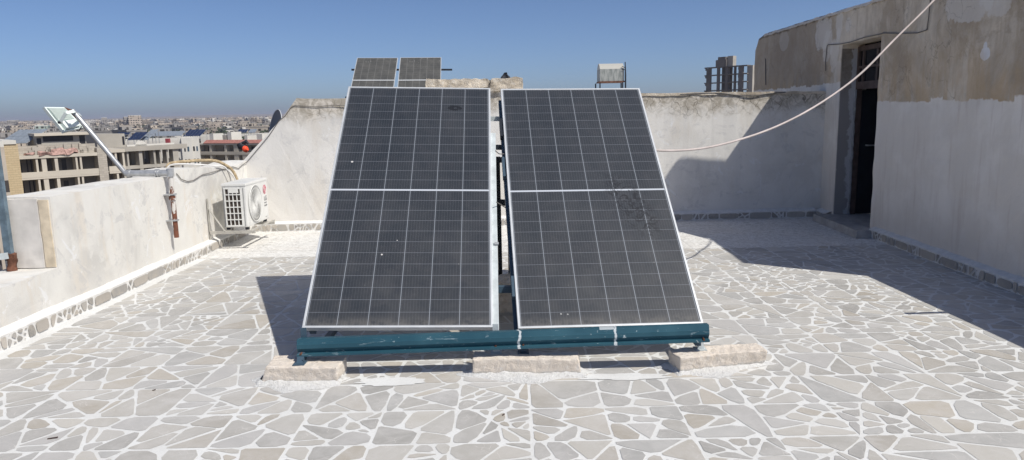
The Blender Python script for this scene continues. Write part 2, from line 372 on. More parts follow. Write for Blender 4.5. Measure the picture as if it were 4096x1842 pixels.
# ---------------------------------------------------------------- mesh helpers
class MB:
    def __init__(s): s.v = []; s.f = []; s.m = []; s.col = {}; s.smooth = []
    def add(s, vs, fs, m=0, smooth=False, col=None):
        o = len(s.v); s.v += [Vector(v) for v in vs]
        for f in fs:
            if col is not None: s.col[len(s.f)] = col
            s.f.append([i + o for i in f]); s.m.append(m); s.smooth.append(smooth)
        return s
    def box(s, a, b, m=0):
        x0, y0, z0 = a; x1, y1, z1 = b
        s.add([(x0,y0,z0),(x1,y0,z0),(x1,y1,z0),(x0,y1,z0),(x0,y0,z1),(x1,y0,z1),(x1,y1,z1),(x0,y1,z1)],
              [(0,3,2,1),(4,5,6,7),(0,1,5,4),(1,2,6,5),(2,3,7,6),(3,0,4,7)], m); return s
    def hexa(s, lo, hi, m=0):           # four bottom points, four top points
        s.add(list(lo) + list(hi), [(0,3,2,1),(4,5,6,7),(0,1,5,4),(1,2,6,5),(2,3,7,6),(3,0,4,7)], m); return s
    def bar(s, p, q, wd, h, up=(0,0,1), m=0):
        p, q = Vector(p), Vector(q); d = (q - p).normalized(); u = Vector(up); u = (u - d * u.dot(d)).normalized(); r = d.cross(u)
        pts = []
        for e in (p, q):
            for a, b in ((-1,-1),(1,-1),(1,1),(-1,1)): pts.append(e + r * a * wd / 2 + u * b * h / 2)
        s.add(pts, [(0,1,2,3),(7,6,5,4),(0,4,5,1),(1,5,6,2),(2,6,7,3),(3,7,4,0)], m); return s
    def tube(s, pts, r, n=8, m=0, cap=True):
        pts = [Vector(p) for p in pts]; rings = []; u = None
        for i, p in enumerate(pts):
            d = (pts[min(i+1, len(pts)-1)] - pts[max(i-1, 0)]).normalized()
            if u is None:
                u = d.orthogonal().normalized()
            else:
                u = (u - d * u.dot(d)).normalized()
            w_ = d.cross(u); rr = r[i] if isinstance(r, (list, tuple)) else r
            rings.append([p + u * math.cos(2*math.pi*k/n) * rr + w_ * math.sin(2*math.pi*k/n) * rr for k in range(n)])
        vs = [v for rg in rings for v in rg]; fs = []
        for i in range(len(rings) - 1):
            for k in range(n):
                a, b = i*n + k, i*n + (k+1) % n; fs.append((a, b, b + n, a + n))
        s.add(vs, fs, m, True)
        if cap:
            s.add(rings[0], [tuple(range(n))[::-1]], m); s.add(rings[-1], [tuple(range(n))], m)
        return s
    def prism(s, poly, fn, d0, d1, m=0):    # polygon (a,b) -> fn(a,b,d)
        n = len(poly); vs = [fn(a, b, d0) for a, b in poly] + [fn(a, b, d1) for a, b in poly]
        s.add(vs, [tuple(range(n))[::-1], tuple(range(n, 2*n))] + [(i, (i+1) % n, (i+1) % n + n, i + n) for i in range(n)], m); return s
    def build(s, name, mats, parent=None, bevel=0.0, local=False):
        me = bpy.data.meshes.new(name)
        off = Vector((0, 0, 0)) if (local or parent is None) else root_loc(parent)
        me.from_pydata([tuple(v - off) for v in s.v], [], s.f)
        mats = mats if isinstance(mats, (list, tuple)) else [mats]
        for m in mats: me.materials.append(m)
        for i, p in enumerate(me.polygons): p.material_index = s.m[i]; p.use_smooth = s.smooth[i]
        if s.col:
            ca = me.color_attributes.new('stone', 'FLOAT_COLOR', 'CORNER')
            for i, p in enumerate(me.polygons):
                c = s.col.get(i, (0.6, 0.6, 0.6))
                for li in p.loop_indices: ca.data[li].color = (*c, 1)
        bm = bmesh.new(); bm.from_mesh(me)
        if not s.col: bmesh.ops.recalc_face_normals(bm, faces=bm.faces)
        if bevel:
            bmesh.ops.bevel(bm, geom=[e for e in bm.edges if len(e.link_faces) == 2 and e.calc_face_angle(0) > 0.5], offset=bevel, segments=2, affect='EDGES', profile=0.6)
        bm.to_mesh(me); bm.free(); me.update()
        o = bpy.data.objects.new(name, me); COL.objects.link(o)
        if parent is not None: o.parent = parent
        return o
def root_loc(p):
    v = Vector((0, 0, 0))
    while p is not None: v = v + p.location; p = p.parent
    return v
def tag(o, label=None, cat=None, group=None, kind=None):
    if label: o['label'] = label
    if cat: o['category'] = cat
    if group: o['group'] = group
    if kind: o['kind'] = kind
    return o
def thing(name, loc, label, cat, group=None):
    o = bpy.data.objects.new(name, None); COL.objects.link(o); o.location = loc; o.empty_display_size = 0.1
    return tag(o, label, cat, group)
def copy_tree(o, parent=None):
    c = o.copy(); COL.objects.link(c); c.parent = parent
    for ch in list(o.children): copy_tree(ch, c)
    return c
def smooth_path(pts, n=6):
    P = [Vector(p) for p in pts]; out = []
    for i in range(len(P) - 1):
        a, b, c, d = P[max(i-1, 0)], P[i], P[i+1], P[min(i+2, len(P)-1)]
        for k in range(n):
            t = k / n
            out.append(0.5 * ((2*b) + (c - a)*t + (2*a - 5*b + 4*c - d)*t*t + (3*b - a - 3*c + d)*t**3))
    out.append(P[-1]); return out
def rnd(a, b): return random.uniform(a, b)
from mathutils import noise as mnoise
def nz(*p, s=1.0): return mnoise.noise(Vector(p) * s)

def rough_up(o, amp, scale, sub=0.05, keep_below=None, mask=None):
    """subdivide a mesh and push its vertices with noise: chipped edges, uneven plaster"""
    me = o.data; bm = bmesh.new(); bm.from_mesh(me)
    for _ in range(7):
        es = [e for e in bm.edges if e.calc_length() > sub]
        if not es or len(bm.verts) > 60000: break
        bmesh.ops.subdivide_edges(bm, edges=es, cuts=1, use_grid_fill=True)
    bmesh.ops.triangulate(bm, faces=[f for f in bm.faces if len(f.verts) > 4])
    for v in bm.verts:
        if keep_below is not None and v.co.z < keep_below: continue
        k = 1.0 if mask is None else mask(v.co)
        q = v.co * scale
        v.co += Vector((mnoise.noise(q), mnoise.noise(q + Vector((31, 7, 3))), mnoise.noise(q + Vector((5, 77, 19))))) * amp * k
    bm.to_mesh(me); bm.free()

# ---------------------------------------------------------------- the roof floor
XL, XR = -3.70, 4.30          # inner wall faces
def rwx(y, off=0.0): return 4.30 + off + 0.04 * (y - 5.7)
def bwy(x): return 10.05 + (x + 3.7) * 0.035

def split_poly(P, area_t, depth=0, retry=0):
    A = abs(sum(P[i][0]*P[(i+1)%len(P)][1] - P[(i+1)%len(P)][0]*P[i][1] for i in range(len(P)))) / 2
    if A < area_t or depth > 6: return [P]
    cx = sum(p[0] for p in P) / len(P); cy = sum(p[1] for p in P) / len(P)
    # cut roughly across the longest direction
    best = max(((P[i], P[j]) for i in range(len(P)) for j in range(i)), key=lambda t: (t[0][0]-t[1][0])**2 + (t[0][1]-t[1][1])**2)
    ang = math.atan2(best[0][1]-best[1][1], best[0][0]-best[1][0]) + math.pi/2 + rnd(-0.55, 0.55)
    L = math.sqrt(A); cx += rnd(-0.22, 0.22) * L; cy += rnd(-0.22, 0.22) * L
    nx, ny = -math.sin(ang), math.cos(ang)
    side = [(p[0]-cx)*nx + (p[1]-cy)*ny for p in P]
    a, b = [], []
    for i in range(len(P)):
        p, q = P[i], P[(i+1) % len(P)]; sp, sq = side[i], side[(i+1) % len(P)]
        (a if sp >= 0 else b).append(p)
        if (sp >= 0) != (sq >= 0):
            t = sp / (sp - sq); x = (p[0] + (q[0]-p[0])*t, p[1] + (q[1]-p[1])*t); a.append(x); b.append(x)
    if len(a) < 3 or len(b) < 3: return [P]
    if (len(a) < 4 or len(b) < 4) and retry < 8 and random.random() < 0.88: return split_poly(P, area_t, depth, retry + 1)
    return split_poly(a, area_t * rnd(0.6, 1.35), depth+1) + split_poly(b, area_t * rnd(0.6, 1.35), depth+1)
def inset(P, g):
    A = sum(P[i][0]*P[(i+1)%len(P)][1] - P[(i+1)%len(P)][0]*P[i][1] for i in range(len(P))) / 2
    if A < 0: P = P[::-1]
    n = len(P); lines = []
    for i in range(n):
        p, q = P[i], P[(i+1) % n]; dx, dy = q[0]-p[0], q[1]-p[1]; l = math.hypot(dx, dy)
        if l < 1e-5: continue
        gg = g * rnd(0.45, 1.7); lines.append((p[0] - dy/l*gg, p[1] + dx/l*gg, dx/l, dy/l))
    # clip the polygon by every half plane
    Q = P
    for (x0, y0, dx, dy) in lines:
        out = []
        for i in range(len(Q)):
            p, q = Q[i], Q[(i+1) % len(Q)]
            sp = dx*(p[1]-y0) - dy*(p[0]-x0); sq = dx*(q[1]-y0) - dy*(q[0]-x0)
            if sp >= 0: out.append(p)
            if (sp >= 0) != (sq >= 0):
                t = sp/(sp-sq); out.append((p[0]+(q[0]-p[0])*t, p[1]+(q[1]-p[1])*t))
        Q = out
        if len(Q) < 3: return None
    return Q
def ragged(Q, amp, cr=0.045):
    """knock some corners off and make the edges slightly uneven"""
    out = []; n = len(Q)
    for i in range(n):
        p, q, r = Q[i-1], Q[i], Q[(i+1) % n]
        l1 = math.hypot(p[0]-q[0], p[1]-q[1]); l2 = math.hypot(r[0]-q[0], r[1]-q[1])
        if l1 < 1e-4 or l2 < 1e-4: continue
        k = min(0.25, rnd(0.006, cr) / min(l1, l2))
        a = (q[0]+(p[0]-q[0])*k, q[1]+(p[1]-q[1])*k); b = (q[0]+(r[0]-q[0])*k, q[1]+(r[1]-q[1])*k)
        if math.hypot(a[0]-b[0], a[1]-b[1]) < 0.008: out.append(((a[0]+b[0])/2, (a[1]+b[1])/2))
        else: out.append(a); out.append(b)
        m = max(1, int(l2 / 0.05)); nx, ny = -(r[1]-q[1])/l2, (r[0]-q[0])/l2
        for j in range(1, m):
            t = 0.28 + 0.44 * j / m; d = rnd(-amp, amp) * math.sin(math.pi*j/m)**2 * (1 if l2 > 0.09 else 0.3)
            out.append((q[0]+(r[0]-q[0])*t + nx*d, q[1]+(r[1]-q[1])*t + ny*d))
    return out
STONES = [(0.42,0.395,0.37),(0.45,0.42,0.39),(0.39,0.37,0.355),(0.475,0.445,0.41),(0.42,0.385,0.35),(0.41,0.395,0.385),(0.475,0.45,0.425),(0.37,0.35,0.335),(0.44,0.42,0.41),(0.43,0.385,0.335)]
def stone_col():
    c = random.choice(STONES); k = rnd(0.90, 1.12)
    return (c[0] * k, (c[1] + 0.010) * k, (c[2] + 0.004) * k)
fl = MB()
# grout sheet, stones 3 mm proud, rough white tiles behind y = 8.10
fl.add([(-3.8, -3.1, 0), (5.2, -3.1, 0), (5.2, 8.10, 0), (-3.8, 8.10, 0)], [(0,1,2,3)], 0, col=(0.6,)*3)
t = 0.40; ox, oy = 0.08, 0.10
for ix in range(-10, 12):
    for iy in range(-4, 20):
        x0, y0 = ox + ix*t, oy + iy*t
        if x0 < -3.75 or x0 > 4.6: continue
        if y0 + t < 1.0: at_ = 0.05
        tilep = [(x0, y0), (x0+t, y0), (x0+t, y0+t), (x0, y0+t)]
        at_ = random.choice((0.030, 0.040, 0.050, 0.062))
        for P in split_poly(tilep, at_):
            if random.random() < 0.22 and y0 > 0.5:
                pass
            Q = inset(P, 0.0074)
            if not Q: continue
            Q = ragged(Q, 0.0025)
            if len(Q) < 3: continue
            A = abs(sum(Q[i][0]*Q[(i+1)%len(Q)][1] - Q[(i+1)%len(Q)][0]*Q[i][1] for i in range(len(Q)))) / 2
            if A < 0.00035 or 2*A/max(math.hypot(Q[i][0]-Q[j][0], Q[i][1]-Q[j][1]) for i in range(len(Q)) for j in range(i)) < 0.020: continue
            A2 = sum(Q[i][0]*Q[(i+1)%len(Q)][1] - Q[(i+1)%len(Q)][0]*Q[i][1] for i in range(len(Q)))
            if A2 < 0: Q = Q[::-1]
            zq = rnd(0.0012, 0.0020); qx = sum(q_[0] for q_ in Q)/len(Q); qy = sum(q_[1] for q_ in Q)/len(Q); nq = len(Q)
            fl.add([(x, y, zq) for x, y in Q] + [(qx, qy, zq)], [(i, (i+1) % nq, nq) for i in range(nq)], 1, col=stone_col())
# rough white tiles with raised joints
fl.add([(-3.8, 8.10, 0.0), (5.2, 8.10, 0.0), (5.2, 10.6, 0.0), (-3.8, 10.6, 0.0)], [(0,1,2,3)], 2, col=(0.6,)*3)
for ix in range(-10, 13):
    for iy in range(0, 6):
        x0, y0 = ox + ix*t, 8.10 + iy*t
        g = 0.003
        fl.add([(x0+g, y0+g, 0.0015), (x0+t-g, y0+g, 0.0015), (x0+t-g, y0+t-g, 0.0015), (x0+g, y0+t-g, 0.0015)], [(0,1,2,3)], 2, col=(0.6,)*3)
floor = fl.build('floor', [M_GROUT, M_STONE, M_ROUGH]); tag(floor, kind='structure')
slab = MB().box((-4.15, -4.0, -17), (9.0, 10.3, -0.02)).build('roof_slab', M_MORTAR); tag(slab, kind='structure')

# ---------------------------------------------------------------- skirting of broken stone along a wall
def skirting(path_fn, s0, s1, parent, name='skirting'):
    """path_fn(s, out, z) -> world point; out = distance from the wall towards the roof floor"""
    mb = MB(); H0, H1, W = 0.105, 0.135, 0.075
    s = s0; n = int((s1 - s0) / 0.12) + 1
    for i in range(n):
        a = s0 + (s1 - s0)*i/n; b = s0 + (s1 - s0)*(i+1)/n
        ja = 0.006*nz(a, 1, 2, s=5); jb = 0.006*nz(b, 1, 2, s=5)
        mb.add([path_fn(a, W+ja, 0.0), path_fn(b, W+jb, 0.0), path_fn(b, W+jb, H0), path_fn(a, W+ja, H0)], [(0,1,2,3)], 0, col=(0.6,)*3)
        mb.add([path_fn(a, W+ja, H0), path_fn(b, W+jb, H0), path_fn(b, -0.01, H1+jb), path_fn(a, -0.01, H1+ja)], [(0,1,2,3)], 0, col=(0.6,)*3)
    while s < s1 - 0.06:
        l = random.choice((0.10, 0.16, 0.22, 0.28, 0.32)); e = min(s + l, s1 - 0.01)
        cuts = [[(s, 0.004), (e, 0.004), (e, H0-0.004), (s, H0-0.004)]]
        if random.random() < 0.45: cuts = split_poly(cuts[0], 0.007)
        else:
            k = rnd(-0.03, 0.03); cuts = [[(s, 0.004), (e, 0.004), (e + k, H0-0.004), (s + rnd(-0.02, 0.02), H0-0.004)]]
        for P in cuts:
            Q = inset(P, 0.0085)
            if not Q or len(Q) < 3: continue
            Q = ragged(Q, 0.002, 0.016)
            c = (lambda k_: tuple(x * k_ for x in random.choice([(0.47,0.43,0.38),(0.44,0.42,0.39),(0.52,0.48,0.43),(0.41,0.39,0.365)])))(rnd(0.62, 0.98))
            qx = sum(q_[0] for q_ in Q)/len(Q); qy = sum(q_[1] for q_ in Q)/len(Q); nq = len(Q)
            mb.add([path_fn(a, W + 0.008, b) for a, b in Q] + [path_fn(qx, W + 0.008, qy)], [(i, (i+1) % nq, nq) for i in range(nq)], 1, col=c)
        s = e
    return mb.build(name, [M_MORTAR, M_SKS], parent)

# ---------------------------------------------------------------- left parapet
lw = thing('parapet_wall', (XL, 5.7, 0), 'low whitewashed parapet on the left, stepping down at its near end, city behind it', 'wall')
prof = [(5.73, 1.0), (6.6, 0.995), (7.80, 0.985), (7.86, 0.99), (7.90, 1.04), (8.4, 1.03), (9.0, 0.985), (9.35, 0.955), (9.75, 0.96), (10.1, 1.0)]
mb = MB()
XO = -4.13
poly = [(5.73, -0.02)] + prof + [(10.1, -0.02)]
mb.prism(poly, lambda y, z, x: (x, y, z), XO, XL)
mb.box((XO, -4.0, -0.02), (XL, 5.73, 0.418))
wl = mb.build('wall', M_WALL, lw)
rough_up(wl, 0.012, 3.0, 0.22)
skirting(lambda s, o, z: (XL + o, s, z), -1.0, 10.05, lw)
# repair strip on the end face of the parapet
mb = MB().box((XO + 0.02, 5.716, 0.425), (-3.80, 5.732, 0.985))
st = mb.build('end_patch', simple('thin_render', (0.63, 0.60, 0.56), 0.9, 0, 0.1, 7), lw)
rough_up(st, 0.004, 9, 0.06)
mb = MB().box((-3.792, 5.718, 0.425), (-3.715, 5.731, 0.975))
st = mb.build('bare_strip', simple('bare_cream_render', (0.62, 0.53, 0.40), 0.9, 0, 0.18, 9), lw); rough_up(st, 0.004, 9, 0.06)

# ---------------------------------------------------------------- back parapet
bw = thing('parapet_wall', (0, 10.2, 0), 'tall cracked whitewashed parapet at the back, sloping down to the left, behind the solar panels', 'wall')
def bf(x, z, d): return (x, bwy(x) + d, z)
poly = [(XL - 0.02, -0.02), (XL - 0.02, 1.01), (-3.16, 1.56), (-2.93, 1.84), (-2.3, 1.825), (-1.17, 1.825), (-1.14, 2.0), (-1.05, 2.045), (-0.75, 2.04), (-0.30, 2.035), (0.16, 2.04),
        (0.185, 1.83), (1.9, 1.80), (3.0, 1.80), (4.53, 1.785), (4.53, -0.02)]
mb = MB().prism(poly, bf, 0.0, 0.26)
w2 = mb.build('wall', M_BACK, bw); rough_up(w2, 0.014, 4.0, 0.22)
skirting(lambda s, o, z: (s, bwy(s) - o, z), XL + 0.08, 4.40, bw)
# broken coping stones on the raised part
for nm, a, b, z0, z1 in (('coping_stone', -1.16, -0.30, 1.93, 2.055), ('coping_stone', -0.27, 0.19, 1.88, 2.06)):
    mb = MB().hexa([bf(a, z0, -0.05), bf(b, z0, -0.05), bf(b, z0, 0.31), bf(a, z0, 0.31)], [bf(a + 0.03, z1, -0.04), bf(b, z1, -0.04), bf(b, z1, 0.30), bf(a + 0.03, z1, 0.30)])
    o = mb.build(nm, M_RUBBLE, bw); rough_up(o, 0.022, 11, 0.05)
# screed along the crest
rough = MB().prism([(0.2, 1.79), (0.2, 1.828), (2.4, 1.812), (4.48, 1.796), (4.48, 1.76)], bf, -0.012, 0.272)
o = rough.build('crest', M_RUBBLE, bw); rough_up(o, 0.012, 7, 0.09)

# ---------------------------------------------------------------- stair house on the right
rb = thing('stairwell_building', (4.3, 9.0, 0), 'stained unpainted stair house on the right with an open doorway, its top rendering brown', 'building')
def rf(y, z, off): return (rwx(y, off), y, z)
D0, D1, DH = 8.74, 9.87, 2.39
TOP = 2.83
mb = MB()
mb.prism([(5.91, -0.02), (5.91, TOP - 0.02), (D0, TOP - 0.01), (D0, -0.02)], rf, 0.0, 0.30)
mb.prism([(D1, -0.02), (D1, 2.33), (D1 - 0.03, DH), (D1 - 0.03, TOP + 0.02), (13.2, TOP + 0.05), (13.6, TOP - 0.01), (13.78, TOP - 0.2), (13.8, TOP - 0.5), (13.8, -0.02)], rf, 0.0, 0.30)
mb.prism([(D0, DH), (D0, TOP - 0.01), (D1 - 0.03, TOP + 0.02), (D1 - 0.03, DH)], rf, 0.001, 0.30)
rw_ = mb.build('wall', M_RIGHT, rb); rough_up(rw_, 0.010, 5.0, 0.16, mask=lambda c: 1.0)
# thin worn lip of the roof edge, lit by the sun
pts = []
mb = MB()
for i in range(80):
    a = 5.91 + i * 0.098; b = a + 0.098
    za = TOP - 0.012 + 0.012*nz(a, 0, 0, s=4) + 0.0065*(a-8.74)*(1 if a < 8.74 else 1.1); zb = TOP - 0.012 + 0.012*nz(b, 0, 0, s=4) + 0.0065*(b-8.74)*(1 if b < 8.74 else 1.1)
    if b > 13.3: break
    mb.hexa([rf(a, za-0.015, -0.018), rf(b, zb-0.015, -0.018), rf(b, zb-0.015, 0.31), rf(a, za-0.015, 0.31)], [rf(a, za+0.022, -0.006), rf(b, zb+0.022, -0.006), rf(b, zb+0.022, 0.31), rf(a, za+0.022, 0.31)])
o = mb.build('roof_edge', M_BLOCK, rb); rough_up(o, 0.014, 12, 0.09)
# the rest of the shell: near end, far end, outer wall, roof, unseen roof mass shaped from its shadow on the back wall
mb = MB()
mb.hexa([rf(5.93, -0.02, 0.30), (8.2, 5.93, -0.02), (8.2, 6.18, -0.02), rf(6.18, -0.02, 0.30)], [rf(5.93, TOP-0.06, 0.30), (8.2, 5.93, TOP-0.06), (8.2, 6.18, TOP-0.06), rf(6.18, TOP-0.06, 0.30)])
mb.hexa([rf(13.5, -0.02, 0.30), (8.2, 13.5, -0.02), (8.2, 13.78, -0.02), rf(13.78, -0.02, 0.30)], [rf(13.5, TOP-0.1, 0.30), (8.2, 13.5, TOP-0.1), (8.2, 13.78, TOP-0.1), rf(13.78, TOP-0.1, 0.30)])
mb.box((8.2, 5.93, -0.02), (8.45, 13.78, TOP - 0.06))
mb.hexa([rf(6.19, TOP-0.22, 0.305), (8.19, 6.19, TOP-0.22), (8.19, 13.49, TOP-0.22), rf(13.49, TOP-0.22, 0.305)], [rf(6.19, TOP-0.07, 0.305), (8.19, 6.19, TOP-0.07), (8.19, 13.49, TOP-0.07), rf(13.49, TOP-0.07, 0.305)])
mb.build('roof', M_RIGHT, rb)
mb = MB().prism([(7.02, TOP - 0.05), (7.11, 3.34), (7.16, 3.45), (7.48, 3.69), (8.50, 4.29), (8.60, 4.28), (8.66, 4.20), (8.66, TOP - 0.05)], lambda y, z, x: (x, y, z), 4.69, 6.6)
for k_ in range(3): mb.box((4.30, 7.50 + 0.10*k_, 3.52 + 0.035*k_), (4.72, 7.53 + 0.10*k_, 3.54 + 0.035*k_))
mb.build('roof_room', M_RIGHT, rb)
# inner partition, the stairwell's shade put into its near-black colour
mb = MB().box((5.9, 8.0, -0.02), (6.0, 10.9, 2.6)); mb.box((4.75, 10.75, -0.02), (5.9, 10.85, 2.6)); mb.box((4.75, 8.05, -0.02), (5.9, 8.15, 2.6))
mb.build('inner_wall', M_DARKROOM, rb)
# reveals of the doorway
RV = 0.30
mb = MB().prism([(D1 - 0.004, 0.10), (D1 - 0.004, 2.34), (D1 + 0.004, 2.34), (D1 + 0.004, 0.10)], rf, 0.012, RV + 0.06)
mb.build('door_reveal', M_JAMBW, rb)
# low parapet continuing towards the camera
lp = thing('parapet_wall', (4.3, 2.0, 0), 'low whitewashed parapet continuing from the stair house, right beside the shaded paving', 'wall')
ya_ = 1.0
mb = MB().hexa([rf(ya_, -0.02, 0), rf(ya_, -0.02, 0.26), rf(5.909, -0.02, 0.26), rf(5.909, -0.02, 0)], [rf(ya_, 1.15, 0), rf(ya_, 1.15, 0.26), rf(5.909, 1.425, 0.26), rf(5.909, 1.425, 0)])
mb.build('wall', M_RIGHT, lp)
mb2 = MB()
skirting(lambda s, o, z: (rwx(s) - o, s, z), 1.0, 5.905, lp)
skirting(lambda s, o, z: (rwx(s) - o, s, z), 5.906, D0 - 0.14, rb)
skirting(lambda s, o, z: (rwx(s) - o, s, z), D1 + 0.06, 10.3, rb)
# threshold step
mb = MB()
e0 = 8.52; e1 = 9.93
mb.hexa([(4.155, e0, 0.004), (rwx(e0)-0.002, e0, 0.004), (rwx(e1)-0.002, e1, 0.004), (4.21, e1, 0.004)], [(4.17, e0+0.02, 0.095), (rwx(e0)-0.002, e0+0.02, 0.095), (rwx(e1)-0.002, e1, 0.10), (4.225, e1, 0.10)])
mb.prism([(D0 + 0.002, 0.0), (D0 + 0.002, 0.097), (D1 - 0.006, 0.102), (D1 - 0.006, 0.0)], rf, 0.0, 0.9)
o = mb.build('threshold', M_STEP, rb); rough_up(o, 0.006, 9, 0.07)
# door frame with a two pane transom, open leaf inside
FR = 0.215
def fbox(mb, y0, y1, z0, z1, o0, o1, m=0): mb.prism([(y0, z0), (y0, z1), (y1, z1), (y1, z0)], rf, o0, o1, m)
fr = MB()
fbox(fr, D1 - 0.055, D1 - 0.008, 0.10, 2.36, FR, FR + 0.07)
fbox(fr, D0 + 0.003, D0 + 0.05, 0.10, 2.36, FR, FR + 0.07)
fbox(fr, D0 + 0.05, D1 - 0.055, 2.30, 2.36, FR, FR + 0.07)
fbox(fr, D0 + 0.05, D1 - 0.055, 1.80, 1.90, FR - 0.003, FR + 0.073)
fbox(fr, D0 + 0.05, D1 - 0.055, 2.075, 2.105, FR + 0.01, FR + 0.05)
fbox(fr, D1 - 0.19, D1 - 0.14, 1.90, 2.30, FR + 0.012, FR + 0.052)
fbox(fr, 9.28, 9.33, 1.90, 2.30, FR + 0.012, FR + 0.052)
dfo = fr.build('door_frame', M_WOOD, rb)
g = MB(); fbox(g, D0 + 0.05, D1 - 0.055, 1.90, 2.30, FR + 0.03, FR + 0.035); g.build('pane', M_WINGLASS, dfo)
g = MB(); fbox(g, D1 - 0.053, D1 - 0.010, 0.10, 1.80, FR - 0.02, FR - 0.003); o = g.build('jamb_strip', M_JAMB, dfo); rough_up(o, 0.010, 12, 0.06)
leaf = MB(); leaf.hexa([(rwx(D1, FR+0.08), D1 - 0.05, 0.11), (5.75, D1 + 0.03, 0.11), (5.75, D1 + 0.08, 0.11), (rwx(D1, FR+0.08), D1, 0.11)],
                       [(rwx(D1, FR+0.08), D1 - 0.05, 1.79), (5.75, D1 + 0.03, 1.79), (5.75, D1 + 0.08, 1.79), (rwx(D1, FR+0.08), D1, 1.79)])
lf = leaf.build('door', M_BLACK, rb)
MB().bar((rwx(D1, FR+0.16), D1 - 0.055, 1.05), (rwx(D1, FR+0.16), D1 - 0.12, 1.05), 0.02, 0.02).bar((rwx(D1, FR+0.16), D1 - 0.115, 1.05), (rwx(D1, FR+0.27), D1 - 0.115, 1.05), 0.018, 0.018).build('handle', M_GALV, lf)
# wires on the stair house wall
def rwp(px, py, off=-0.012):
    r0 = at(px, py, 1.0) - CAM; c = 4.30 + off - 0.04*5.7
    tt = (c - (CAM.x - 0.04*CAM.y)) / (r0.x - 0.04*r0.y); return CAM + r0 * tt
wp = [rwp(*q) for q in [(3302, 285), (3302, 250), (3308, 186), (3312, 180), (3355, 178), (3400, 170), (3460, 150), (3528, 136), (3529, 133), (3600, 135), (3670, 133), (3708, 120), (3716, 60), (3722, 0), (3728, -60)]]
o = MB().tube(wp, 0.006, 6).build('electric_wire', M_WIRE)
tag(o, 'thin dark wire clipped over the doorway of the stained stair house', 'wire')
wp = [rwp(px, py, -0.01) for px, py in [(3062, 235), (3062, 270), (3063, 340)]]
o = MB().tube(wp, 0.007, 6).build('hook_bar', M_WIRE); tag(o, 'short dark vertical bar on the brown wall left of the doorway', 'bar')

# ---------------------------------------------------------------- solar panels
W_, L_ = 1.134, 2.279
def axes(tilt, yaw, rl):
    ex = Vector((math.cos(yaw)*math.cos(rl), math.sin(yaw)*math.cos(rl), math.sin(rl)))
    ey = Vector((-math.sin(yaw)*math.cos(tilt), math.cos(yaw)*math.cos(tilt), math.sin(tilt)))
    ey = (ey - ex * ey.dot(ex)).normalized(); return ex, ey, ex.cross(ey)
def make_panel(name, label, gm, group):
    root = thing(name, (0, 0, 0), label, 'solar panel', group)
    fwid, dp = 0.014, 0.035
    mb = MB()
    mb.box((0, 0, -dp), (W_, fwid, 0.0)); mb.box((0, L_ - fwid, -dp), (W_, L_, 0.0))
    mb.box((0, fwid, -dp), (fwid, L_ - fwid, 0.0)); mb.box((W_ - fwid, fwid, -dp), (W_, L_ - fwid, 0.0))
    mb.build('frame', M_ALU, root, bevel=0.0015, local=True)
    MB().box((fwid + 0.0005, fwid + 0.0005, -0.010), (W_ - fwid - 0.0005, L_ - fwid - 0.0005, -0.004)).build('glass', gm, root, local=True)
    MB().box((fwid + 0.001, fwid + 0.001, -0.014), (W_ - fwid - 0.001, L_ - fwid - 0.001, -0.0105)).build('backsheet', M_BACKSHEET, root, local=True)
    MB().box((0.45, 1.10, -0.034), (0.68, 1.17, -0.0145)).build('junction_box', M_BLKPL, root, local=True)
    return root
SP = 1.06                       # these modules are the larger 1.2 x 2.4 m format
def sc3(p): return CAM + (Vector(p) - CAM) * SP
def place(root, p, t, yaw, rl, k=1.0):
    ex, ey, n = axes(t, yaw, rl)
    m_ = Matrix((ex, ey, n)).transposed().to_4x4(); m_.translation = Vector(p)
    root.matrix_world = m_ @ Matrix.Diagonal((k, k, k, 1))
PG = 'large framed solar panels on the teal steel stand'
p1 = make_panel('solar_module', 'left-hand large solar panel, a dark ring stain near its top edge', M_GLASS_A, PG)
place(p1, sc3((-1.259, 4.112, 0.359)), 0.699, 0.040, -0.030, SP)
p2 = make_panel('solar_module', 'right-hand large solar panel with a dark branching smear on its right side', M_GLASS_B, PG)
place(p2, sc3((0.025, 4.148, 0.316)), 0.699, 0.064, -0.013, SP)
M_GLASS_F = None
def far_glass():
    k = NT('dusty_far_cells', 0.45); o = k.obj(); q = k.xyz(o)
    fx = k.math('FRACT', k.math('DIVIDE', k.math('SUBTRACT', q[0], 0.019), 0.18267)); fy = k.math('FRACT', k.math('DIVIDE', q[1], 0.095))
    c = k.mix(k.ss(k.noise(o, 3, 6, 0.7), 0.35, 0.7), (0.070, 0.070, 0.067), (0.105, 0.103, 0.096))
    c = k.mix(k.math('MULTIPLY', k.math('GREATER_THAN', k.math('ABSOLUTE', k.math('SUBTRACT', fy, 0.5)), 0.46), 0.16), c, (0.30, 0.30, 0.29))
    c = k.mix(k.math('MULTIPLY', k.math('GREATER_THAN', k.math('ABSOLUTE', k.math('SUBTRACT', fx, 0.5)), 0.47), 0.32), c, (0.30, 0.30, 0.29))
    c = k.mix(k.math('LESS_THAN', k.math('ABSOLUTE', k.math('SUBTRACT', q[1], 1.1395)), 0.016), c, (0.60, 0.62, 0.64))
    sp = k.math('MULTIPLY', k.ss(k.noise(o, 12, 4, 0.7, sc3=(1.6, 0.5, 1)), 0.64, 0.68), k.ss(q[1], 1.6, 2.2))
    c = k.mix(k.math('MULTIPLY', sp, 0.6), c, (0.7, 0.7, 0.68))
    return k.base(c)
MGF = far_glass()
p3 = make_panel('solar_module', 'dusty solar panel beyond the back wall, left one of the small raised pair', MGF, 'dusty solar panels beyond the back wall')
ex, ey, n = axes(0.608, 0.045, -0.017)
place(p3, Vector((-4.202, 19.661, 2.519)) - ey * 1.1395, 0.608, 0.045, -0.017)
